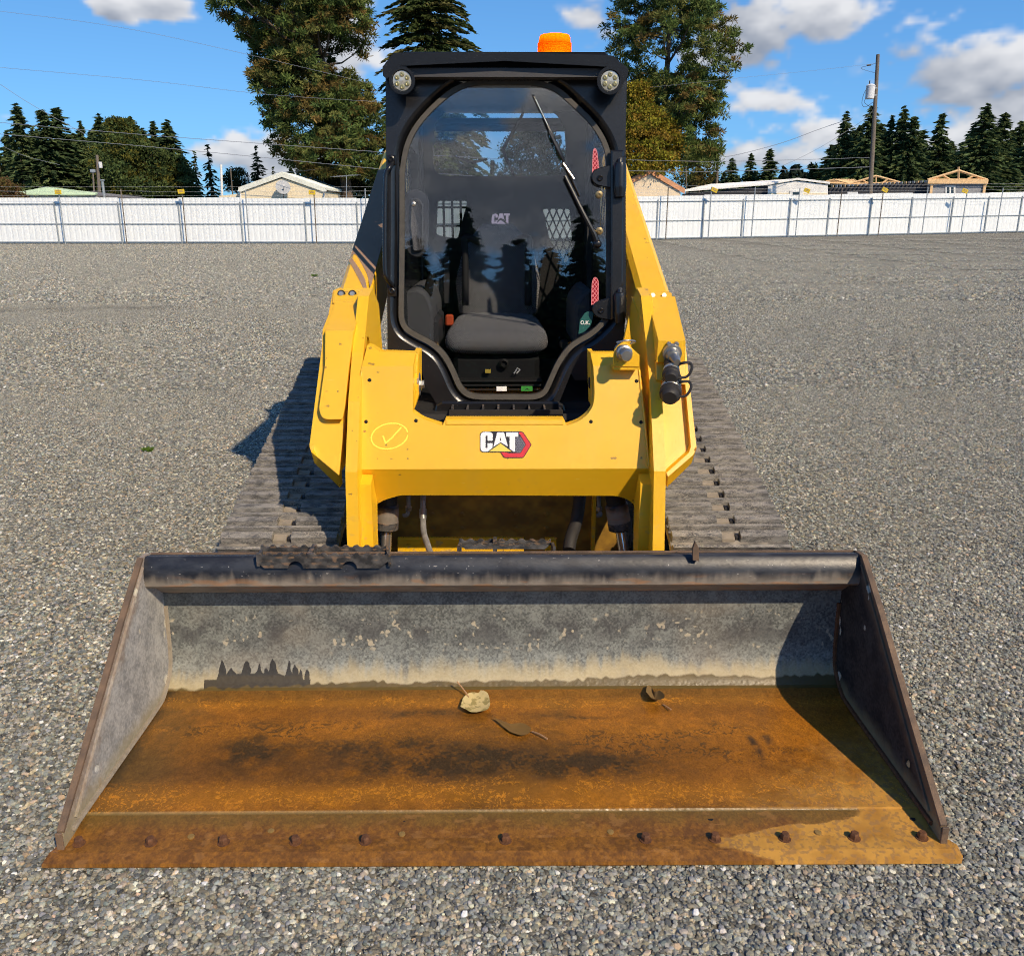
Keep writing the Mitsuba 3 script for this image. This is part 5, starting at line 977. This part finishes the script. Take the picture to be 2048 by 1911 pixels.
# -- cab
CF = lambda x, z: 3.42 + .105 * (z - .7)               # front face, leaning back a little
OUT = rnd([(799, 345), (806, 296, 24), (822, 258, 24), (850, 222, 24), (898, 178, 30), (942, 159, 30), (1072, 159, 30), (1117, 173, 30), (1147, 201, 24), (1188, 240, 24), (1213, 278, 24), (1223, 312, 24), (1223, 635, 20), (1188, 672, 24), (1148, 692, 24), (1123, 723, 24), (1105, 764, 18), (1093, 790, 20), (1072, 799, 12), (955, 799, 12), (931, 794, 20), (914, 776, 18), (902, 746, 24), (885, 713, 24), (861, 691, 24), (826, 674, 24), (806, 660, 16), (797, 640, 16), (799, 470)], 6)
OUT2 = np.array(inset(OUT, -17.0))
CB = obj('cab', face_shp(Polygon(rnd([(771, 140, 6), (1251, 140, 6), (1252, 600), (1247, 706), (1250, 760), (1150, 760), (1142, 746), (1118, 806), (1130, 852), (868, 852), (872, 806), (850, 768), (838, 720), (775, 720)])).buffer(0).difference(Polygon(OUT2).buffer(0)), CF, .05), 'm_black', LD)
lab(CB, 'black cab with a large shaped glass front door')
INN = np.array(inset(OUT, 10.0)); ringp = Polygon(OUT).buffer(0).difference(Polygon(INN).buffer(0))
DR = obj('door', face_shp(ringp, CF, .03, .004), 'm_seal', LD); lab(DR, 'front glass door with a grey rubber rim')
g = Polygon(inset(OUT, 6.0)).buffer(0); gp = px2xz(np.array(g.exterior.coords)[:-1], lambda x, z: CF(x, z) + .012)
gl = obj('glass', (np.array([[x, CF(x, z) + .012, z] for x, z in gp]), earcut(gp)), 'm_glass', DR)
# raised rim of the front frame above the door (arch) and the posts
rr_ = []
for off, dy in ((-17.6, 0), (-16.5, .0005), (-12, .004), (-7, .012), (-2, .028), (.5, .045)):
    q_ = np.array(inset(OUT, off)); rr_.append(np.array([US(x, y, lambda a, b: CF(a, b) + dy) for x, y in q_]))
obj('frame_rim', loft(rr_, None, (False, False)), 'm_black', CB, smooth=True)
# roof and its front visor
vis = rnd([(765, 134), (781, 113, 6), (790, 105.5, 4), (1010, 104), (1227, 111, 8), (1240, 124, 8), (1257, 137, 5), (1255, 154, 6), (1246, 168), (1238, 150), (1222, 134), (1010, 122), (800, 132), (784, 148), (774, 158), (766, 150, 6)])
obj('visor', face_shp(Polygon(vis).buffer(0), 3.45, .012), 'm_black', CB)
zt = UY(1010, 106, 3.45)[2]; zr = zt + .012
vz = np.array([UY(x, y, 3.45) for x, y in vis[:16]])
V = np.vstack([vz + [0, .006, 0], vz + np.array([0, .26, .012])]); n_ = len(vz); i_ = np.arange(n_ - 1)
obj('roof', cat([box((XB + .005, 4.09, zt - .03), (.80, 1.14, .10), .035)]), 'm_black', CB, smooth=40)
top = vis[(vis[:, 1] < 160)]
sl = np.array([UY(x, y, 3.455) for x, y in ((766, 146), (765, 134), (781, 113), (790, 106), (1010, 104.5), (1227, 111.5), (1240, 124), (1257, 138), (1255, 152))])
m_ = len(sl); lo = sl - [0, 0, .010]; back = sl * np.array([.99, 1, 1]) + np.array([0, .22, .004]); blo = back - [0, 0, .010]
F = []
for a in range(m_ - 1): F += [[a, a + 1, a + 1 + 2 * m_], [a, a + 1 + 2 * m_, a + 2 * m_], [a + m_, a + 1 + m_, a + 1 + 3 * m_], [a + m_, a + 1 + 3 * m_, a + 3 * m_], [a, a + 1, a + 1 + m_], [a, a + 1 + m_, a + m_]]
obj('visor_hood', (np.vstack([sl, lo, back, blo]), np.array(F)), 'm_black', CB)
# work lamps
for px, lb in ((804.5, 'round work lamp at the left of the visor'), (1219.5, 'round work lamp at the right of the visor')):
    c = UY(px, 162, 3.44); k = obj('work_lamp', lathe(c + [0, .055, 0], c + [0, -.012, 0], [(0, .032), (.02, .043), (.05, .0465), (.067, .0465), (.067, .037), (.060, .035), (.060, .0)], 32), 'm_black', LD, smooth=35); lab(k, lb)
    obj('lens', lathe(c + [0, -.004, 0], c + [0, -.008, 0], [(0, .0345), (.002, .033), (.004, .0)], 24), 'm_lens', k)
    for q in range(6): a = q * np.pi / 3 + .52; e = c + [.0205 * np.cos(a), -.008, .0205 * np.sin(a)]; obj('led', lathe(e, e + [0, -.003, 0], [(0, .0088), (.002, .0075), (.003, .004), (.001, .0)], 12), 'm_led', k)
    obj('bracket', box(c + [0, .02, .055], (.034, .008, .05)), 'm_black', k)
# beacon
c = UY(1109, 112, 3.75); c[2] = zr + .01; bh = UY(1109, 67, 3.75)[2] - c[2]
bk_ = obj('beacon', lathe(c + [0, 0, .012], c + [0, 0, bh], [(0, .062), (.01, .064), (bh * .5, .062), (bh - .03, .060), (bh - .02, .056), (bh - .012, .0)], 40), 'm_amber', LD, smooth=40); lab(bk_, 'amber beacon on the cab roof')
obj('beacon_base', cyl(c, c + [0, 0, .014], .066, 32), 'm_black', bk_); kc = obj('lamp_core', lathe(c + [0, 0, .015], c + [0, 0, bh * .8], [(0, .045), (.01, .047), (bh * .45, .036), (bh * .5, 0)], 24), 'm_amber_core', bk_); scene[kc]['emitter'] = {'type': 'area', 'radiance': rgb(5.0, 2.6, .5), 'sampling_weight': .03}
for k in range(7): zz = .02 + k * (bh - .06) / 6; obj('lens_ridge', lathe(c + [0, 0, zz], c + [0, 0, zz + .006], [(0, .060), (.002, .0655), (.004, .0655), (.006, .060)], 36), 'm_amber', bk_)
# cab shell: side walls with window openings and wire mesh guards, rear wall, floor
zb, ztp = .66, zt - .05
for s in (-1, 1):
    x = XB + (.452 if s > 0 else -.438); win = Polygon(rnd([(3.72, 1.38, .06), (4.36, 1.34, .06), (4.36, 1.70, .1), (3.76, 1.74, .1)]))
    gw = Polygon([(3.46, zb), (4.58, zb), (4.58, ztp), (3.55, ztp)]).difference(win)
    sw = obj('side_wall', shp_solid(gw, lambda u, v, w: np.stack([u * 0 + x - (w if s > 0 else -w), u, v], 1), .035), 'm_black', CB)
    bars = [LineString([(3.4 + q * .105, 1.0), (3.4 + q * .105 + .45, 1.9)]).buffer(.0045, 2) for q in range(-4, 12)] + [LineString([(3.4 + q * .105, 1.9), (3.4 + q * .105 + .45, 1.0)]).buffer(.0045, 2) for q in range(-4, 12)]
    gm = unary_union(bars).intersection(win.buffer(.01)); obj('mesh_guard', shp_solid(gm, lambda u, v, w: np.stack([u * 0 + x + s * .004 + w, u, v], 1), .004), 'm_black', CB)
YR = 4.55
rw = lambda px: px2xz(rnd(px), YR)
rear = Polygon(px2xz([(818, 150), (1190, 150), (1190, 640), (818, 640)], YR)); w1 = Polygon(rw([(865, 352, 30), (868, 240, 40), (905, 213, 30), (1095, 212, 30), (1131, 245, 40), (1133, 352, 30)])); w2 = Polygon(rw([(872, 470, 6), (875, 402, 6), (935, 402, 6), (915, 478, 6)])); w3 = Polygon(rw([(1085, 418, 6), (1140, 418, 6), (1146, 500, 10), (1132, 530, 10), (1100, 480, 6)]))
obj('rear_wall', shp_solid(rear.difference(w1).difference(w2).difference(w3), surf(YR), .03), 'm_black_matt', CB)
obj('rear_glass', (np.array([[x, YR + .01, z] for x, z in np.array(w1.exterior.coords)[:-1]]), earcut(np.array(w1.exterior.coords)[:-1])), 'm_rear_glass', CB)
for px0, px1, y0, y1 in ((866, 1132, 236, 250), (868, 1132, 251, 262)): a, b = UY(px0, (y0 + y1) / 2, YR + .10), UY(px1, (y0 + y1) / 2, YR + .10); obj('rear_bar', box((a + b) / 2, (b[0] - a[0], .03, .03), .006), 'm_greyplastic_dark', CB)
def lattice(poly, st, w):
    x0, y0, x1, y1 = poly.bounds; out = []
    for q in np.arange(x0 - (y1 - y0), x1 + (y1 - y0), st): out += [LineString([(q, y0), (q + (y1 - y0) * .45, y1)]).buffer(w, 2), LineString([(q + (y1 - y0) * .45, y0), (q, y1)]).buffer(w, 2)]
    return unary_union(out).intersection(poly)
obj('rear_mesh', shp_solid(lattice(w3, .036, .0035), surf(YR + .04), .004), 'm_black', CB)
obj('rear_mesh', shp_solid(unary_union([LineString([(x, -1), (x - .02, 3)]).buffer(.006) for x in np.linspace(w2.bounds[0] + .05, w2.bounds[2] - .02, 3)] + [LineString([(-1, z), (1, z)]).buffer(.005) for z in np.linspace(w2.bounds[1] + .06, w2.bounds[3] - .03, 2)]).intersection(w2), surf(YR + .03), .006), 'm_black', CB)
obj('cab_floor', box((XB, 4.0, .70), (.86, 1.12, .05)), 'm_black_matt', CB); obj('cab_lower', prism_x([(3.46, .58), (3.47, .70), (3.56, .71), (3.60, .58)], -.30, .30), 'm_black_matt', CB)
obj('headliner', box((XB, 4.02, ztp - .01), (.86, 1.08, .03)), 'm_greyplastic_dark', CB)
for wq in (w2, w3): eq = np.array(wq.exterior.coords)[:-1]; obj('rear_pane', (np.array([[x, YR + .012, z] for x, z in eq]), earcut(eq)), 'm_dark_glass', CB)
# rear wiper seen through the back window
obj('rear_wiper', cat([tube([UY(1028, 352, YR + .04), UY(1005, 300, YR + .04), UY(1042, 235, YR + .05), UY(1052, 213, YR + .05)], [.006, .010, .008, .003], 6), tube([UY(905, 312, YR + .04), UY(945, 325, YR + .04), UY(975, 318, YR + .04)], [.003, .009, .006], 6)]), 'm_black_matt', CB)
# engine hood behind the cab
hd = obj('engine_hood', box((XB, 5.0, .92), (.92, .75, .42), .06), 'm_black', LD, smooth=40); obj('radiator_grille', box((XB, 5.0, 1.14), (.7, .5, .03), .01), 'm_black_matt', hd)
# step tread under the door
st_ = obj('cab_step', face([(862, 852), (872, 810), (884, 804), (1116, 804), (1128, 810), (1138, 852)], 3.40, .03, .006), 'm_black', LD); lab(st_, 'black ribbed cab step below the door')
g = Polygon([(898, 820), (1126, 820), (1126, 832)] + [(1126 - k * 14.25 / 2, 832 + (4 if k % 2 else 0)) for k in range(1, 32)] + [(898, 832)]).buffer(0)
obj('tread_edge', face_shp(g, 3.27, .012), 'm_rubber', st_)
for k in range(8): a = UZ(903 + k * 31.2, 825, .715); obj('tread_bar', box((a[0], 3.345, .715), (.007, .14, .022)), 'm_step', st_)
obj('tread_plate', box((XB, 3.345, .695), (.41, .14, .01)), 'm_rubber', st_)
# door furniture: handle bar outside left, hinges and post right, latch handle inside
pt = lambda x, y, d: US(x, y, lambda a, b: CF(a, b) - d)
hb = obj('grab_bar', tube(spline([pt(786, 326, .0), pt(780, 334, .03), pt(772, 350, .035), pt(770, 400, .035), pt(770, 530, .035), pt(774, 556, .03), pt(786, 572, .0)], 5), .009, 10), 'm_black', CB, smooth=True); lab(hb, 'black vertical grab bar on the left cab post')
for x, y in ((783, 318), (784, 582)): a = pt(x, y, .003); obj('bolt_ring', lathe(a, a + [0, -.008, 0], [(0, .012), (.006, .012), (.008, .008), (.004, .004)], 14), 'm_black', CB); obj('bolt_plate', box(a + [0, .002, -.004], (.034, .006, .036), .002), 'm_black', CB)
hi = obj('door_post', face([(1222, 300), (1248, 300), (1246, 640), (1222, 640)], CF, .03, .006, -.03), 'm_black', DR)
for y0, y1, bx, by in ((318, 394, 1197, 356), (578, 646, 1199, 621)):
    a, b = pt(1240, y0, .045), pt(1240, y1, .045); r = .024; hg = obj('hinge', lathe(a, b, [(0, .010), (.012, .012), (.016, r * .9), (.03, r), (.03 + (b - a)[2] * 0 + np.linalg.norm(b - a) - .07, r), (np.linalg.norm(b - a) - .03, r * .97), (np.linalg.norm(b - a), r * .8)], 20), 'm_black', DR, smooth=35)
    obj('hinge_block', face([(1228, y0 - 6), (1252, y0 - 6), (1252, y0 + 16), (1228, y0 + 16)], CF, .03, .003, -.03), 'm_black', hg); e = pt(1240, y0 + 2, .034); obj('hinge_screw', lathe(e, e + [0, -.012, 0], [(0, .010), (.008, .010), (.012, .006), (.006, .003)], 14), 'm_greyplastic_dark', hg)
    obj('hinge_leaf', face([(bx - 15, by + 2, 8), (bx - 12, by - 14, 8), (bx, by - 20, 6), (bx + 42, by - 32), (bx + 42, by + 22), (bx + 12, by + 18, 8), (bx - 6, by + 14, 8)], CF, .014, .003, -.016), 'm_black', hg); e = pt(bx + 3, by, .018); obj('leaf_bolt', lathe(e, e + [0, -.006, 0], [(0, .011), (.004, .011), (.006, .008), (.003, .004)], 16), 'm_black', hg)
for x, y in ((1198, 389.5), (1198.5, 462)): a = pt(x, y, -.008); obj('glass_bolt', lathe(a, a + [0, -.014, 0], [(0, .014), (.004, .014), (.005, .010), (.012, .010), (.013, .005), (.008, .004)], 18), 'm_brass', DR, smooth=35)
lh = obj('latch_handle', face([(808, 480, 10), (806, 400), (812, 384, 8), (830, 377, 10), (850, 384, 8), (858, 402, 8), (856, 500, 10), (836, 518, 10), (816, 508, 8)], CF, .02, .004, .03), 'm_greyplastic_dark', DR); lab(lh, 'dark grey inner door latch handle')
obj('latch_lever', face([(822, 396, 8), (838, 396, 6), (846, 410), (846, 500, 6), (826, 504, 6), (820, 450)], CF, .02, .004, .012), 'm_greyplastic', lh); e = pt(827.5, 408, -.014); obj('latch_screw', lathe(e, e + [0, -.008, 0], [(0, .009), (.006, .008), (.008, .003)], 14), 'm_zinc', lh)
# wiper
wa = obj('wiper_arm', tube([pt(1196, 490, .012), pt(1190, 470, .02), pt(1166, 425, .022), pt(1130, 352, .022)], [.012, .010, .008, .006], 8), 'm_black', DR, smooth=40); lab(wa, 'black windscreen wiper arm')
obj('wiper_pivot', lathe(pt(1195, 488, -.008), pt(1195, 488, .032), [(0, .016), (.03, .016), (.036, .013), (.04, .008)], 16), 'm_black', wa, smooth=40)
obj('wiper_blade', cat([tube([pt(1066, 190, .0), pt(1090, 240, .006), pt(1112, 288, .010), pt(1138, 345, .006), pt(1160, 392, .0)], [.003, .005, .007, .006, .004], 6), tube([pt(1066, 190, -.006), pt(1112, 286, -.006), pt(1160, 392, -.006)], .004, 6), tube([pt(1098, 262, .012), pt(1116, 298, .02), pt(1128, 322, .012)], [.006, .009, .006], 6)]), 'm_black', wa, smooth=40)
obj('wiper_highlight', tube([pt(1071, 199, .008), pt(1095, 250, .013)], .0022, 6), 'm_galv', wa); obj('wiper_clip', tube([pt(1126, 326, .010), pt(1148, 358, .012)], .004, 6), 'm_zinc', wa)  # pale tube added as the highlight along the upper blade
# decals on the glass
def lat_decal(poly, nm, lb):
    k = obj(nm, face_shp(poly, CF, .001, .0095), 'm_red', DR); lab(k, lb); x0, y0, x1, y1 = poly.bounds; L = []
    for q in np.arange(x0 - 60, x1 + 60, 7.0): L += [LineString([(q, y0), (q + (y1 - y0) * .78, y1)]).buffer(.55, 2), LineString([(q, y1), (q + (y1 - y0) * .78, y0)]).buffer(.55, 2)]
    obj('lattice', face_shp(unary_union(L).intersection(poly).union(poly.difference(poly.buffer(-1.0))), CF, .0012, .0083), 'm_pink', k)
lat_decal(Polygon(rnd([(1184, 348), (1186, 300, 3), (1190, 295, 3), (1194, 301, 3), (1199, 340), (1195, 346)])), 'reflector', 'upper red latticed reflector strip')
lat_decal(Polygon(rnd([(1182, 610), (1184, 562, 5), (1189, 553, 5), (1195, 556, 5), (1198, 566, 5), (1197, 600), (1192, 606)])), 'reflector', 'lower red latticed reflector strip')
def words(text, px, py, h_px, Yo, mt, nm, par, bold=True):
    a, b = US(px, py, lambda x, z: CF(x, z) + Yo), US(px, py - h_px, lambda x, z: CF(x, z) + Yo); t = meshkit.text_mesh(text, b[2] - a[2], .0012, bold); v = np.array(t.vertices)
    return obj(nm, (np.stack([a[0] + v[:, 0], a[1] - v[:, 2] + .105 * v[:, 1], a[2] + v[:, 1]], 1), np.array(t.faces)), mt, par)
k = obj('sticker', face_shp(Polygon(rnd([(1157, 668), (1160, 640), (1172, 622, 8), (1188, 624, 4), (1182, 650, 6), (1168, 664, 4)])), CF, .001, .0095), 'm_teal_decal', DR); lab(k, 'dark green sticker reading O.K.'); words('O.K.', 1160.5, 648.5, 7.2, .008, 'm_white_decal', 'lettering', k)
k = obj('sticker', face_shp(sbox(993, 772.5, 1013.5, 782), CF, .001, .0095), 'm_white_decal', DR); k2 = obj('sticker', face_shp(Polygon(rnd([(1042, 772, 2), (1065, 772, 2), (1065, 782, 2), (1042, 782, 2)])), CF, .001, .0095), 'm_green_decal', DR); lab(k, 'small white label'); lab(k2, 'small green label'); obj('mark', face_shp(Polygon([(1049, 780), (1054, 776), (1059, 780), (1054, 778.4)]), CF, .001, .0082), 'm_void', k2)
G_ = lambda pts: Polygon([(700 + x * .31187, 40 + y * .31187) for x, y in pts]).buffer(0)
ghost = unary_union([G_([(912, 1250), (935, 1240), (948, 1250), (948, 1268), (934, 1268), (934, 1256), (926, 1256), (926, 1296), (934, 1296), (934, 1286), (948, 1286), (940, 1304), (912, 1308), (906, 1296)]), G_([(958, 1240), (980, 1240), (992, 1284), (968, 1268), (946, 1286)]), G_([(986, 1240), (1026, 1240), (1026, 1254), (1016, 1254), (1016, 1308), (1000, 1296), (1000, 1254), (988, 1254)]), G_([(936, 1308), (967, 1282), (1000, 1308)])])
k = obj('emblem', face_shp(ghost, CF, .001, .0095), 'm_ghost', DR); lab(k, 'dim lilac lettering on the glass')
# seat and interior
def pad(rings, mt, nm, par, smooth=50): return obj(nm, loft([np.array(r) for r in rings]), mt, par, smooth=smooth)
def oval(cx, w, y, z, h, n=20, pw=.45):
    a = np.arange(n) * 2 * np.pi / n; c_, s_ = np.cos(a), np.sin(a); return np.stack([cx + np.sign(c_) * np.abs(c_) ** pw * w / 2, np.full(n, y), z + np.sign(s_) * np.abs(s_) ** .7 * h / 2], 1)
sx = UY(993, 680, 3.72)[0]; zc = UY(993, 680, 3.68)[2]; SD = -.18
ST = pad([oval(sx, .34, 3.620, zc - .008, .03), oval(sx, .41, 3.635, zc - .008, .085), oval(sx, .43, 3.680, zc - .006, .105), oval(sx, .43, 3.820, zc - .004, .11), oval(sx, .40, 4.16, zc, .13), oval(sx, .36, 4.19, zc, .05)], 'm_seat', 'seat', LD); lab(ST, 'operator seat in grey woven fabric')
def bk_ring(z, w, t, lean): n = 20; a = np.arange(n) * 2 * np.pi / n; c_, s_ = np.cos(a), np.sin(a); return np.stack([sx + .005 + np.sign(c_) * np.abs(c_) ** .5 * w / 2, 4.20 + lean * (z - zc) + s_ * t / 2, np.full(n, z)], 1)
pad([bk_ring(zc + .03, .32, .05, .18), bk_ring(zc + .06, .37, .12, .18), bk_ring(zc + .20, .40, .14, .18), bk_ring(zc + .32, .34, .13, .18), bk_ring(zc + .42, .22, .11, .18), bk_ring(zc + .46, .14, .05, .18)], 'm_seat', 'backrest', ST)
for s in (-1, 1): obj('bolster', tube(spline([[sx + s * .145, 4.12 + .18 * q, zc + .10 + q] for q in (0, .12, .22, .30)] + [[sx + s * .08, 4.20, zc + .38]]), [.016] * 25, 8), 'm_seat_trim', ST, smooth=True)
obj('seat_base', box((sx, 3.84, (zc + .72) / 2 - .03), (.36, .36, zc - .72 - .06), .02), 'm_black_matt', ST)
for k in range(3): zz = .745 + k * .018; obj('bellows_fold', box((sx, 3.64, zz), (.38, .08, .010), .004), 'm_rubber', ST)
c = UY(1008, 726, 3.65); obj('base_knob', lathe(c, c + [0, -.02, 0], [(0, .020), (.012, .020), (.018, .013), (.006, .008)], 18), 'm_rubber', ST); obj('seat_belt_tag', box(UY(976, 742, 3.64), (.024, .01, .014)), 'm_logo_yellow', ST); c = UY(1033, 741, 3.64); obj('belt_buckle', tube([c + [-.01, 0, -.012], c + [.004, -.004, .012], c + [.014, 0, .004], c + [.0, 0, -.012]], .003, 6), 'm_white_decal', ST)
LC = obj('console', face([(806, 700), (806, 585, 12), (830, 576, 10), (852, 584, 14), (866, 620, 14), (866, 700)], 3.66, .55, .012), 'm_greyplastic', LD, smooth=40); lab(LC, 'grey left hand console in the cab')
obj('console_side', box(UY(872, 668, 3.9), (.05, .4, .18), .015), 'm_greyplastic_dark', LC); c = UY(866, 525, 3.72); kn = obj('joystick', cat([trimesh.creation.icosphere(2, .034)]), 'm_rubber', LC, smooth=True, tw=T().translate(c.tolist()).scale([1, 1, 1.15])); obj('joystick_stalk', tube([c + [0, 0, -.02], c + [-.03, .04, -.13]], [.012, .022], 10), 'm_rubber', LC)
obj('belt_release', box(UY(899, 640, 3.98), (.035, .03, .05), .006), 'm_orange_plastic', LC); obj('belt_strap', box(UY(893, 560, 4.25), (.03, .01, .22), .003), 'm_greyplastic_dark', LC); obj('trim_panel', box(UY(880, 560, 4.3), (.05, .03, .26), .008), 'm_greyplastic', LC)
RC = obj('console', face([(1148, 690), (1150, 610, 14), (1168, 585, 10), (1182, 580), (1190, 690)], 3.64, .5, .012), 'm_greyplastic', LD, smooth=40); lab(RC, 'grey right hand console in the cab'); c = UY(1129, 690, 3.7); obj('switch_knob', lathe(c + [0, .03, 0], c, [(0, .022), (.02, .022), (.03, .016)], 16), 'm_rubber', RC)
# counterparts behind: pillars inside the cab
for s in (-1, 1): obj('inner_pillar', prism_x([(4.30, .72), (4.40, 1.5), (4.48, ztp), (4.55, ztp), (4.55, .72)], XB + s * .41 - .015, XB + s * .41 + .015), 'm_greyplastic_dark', CB)
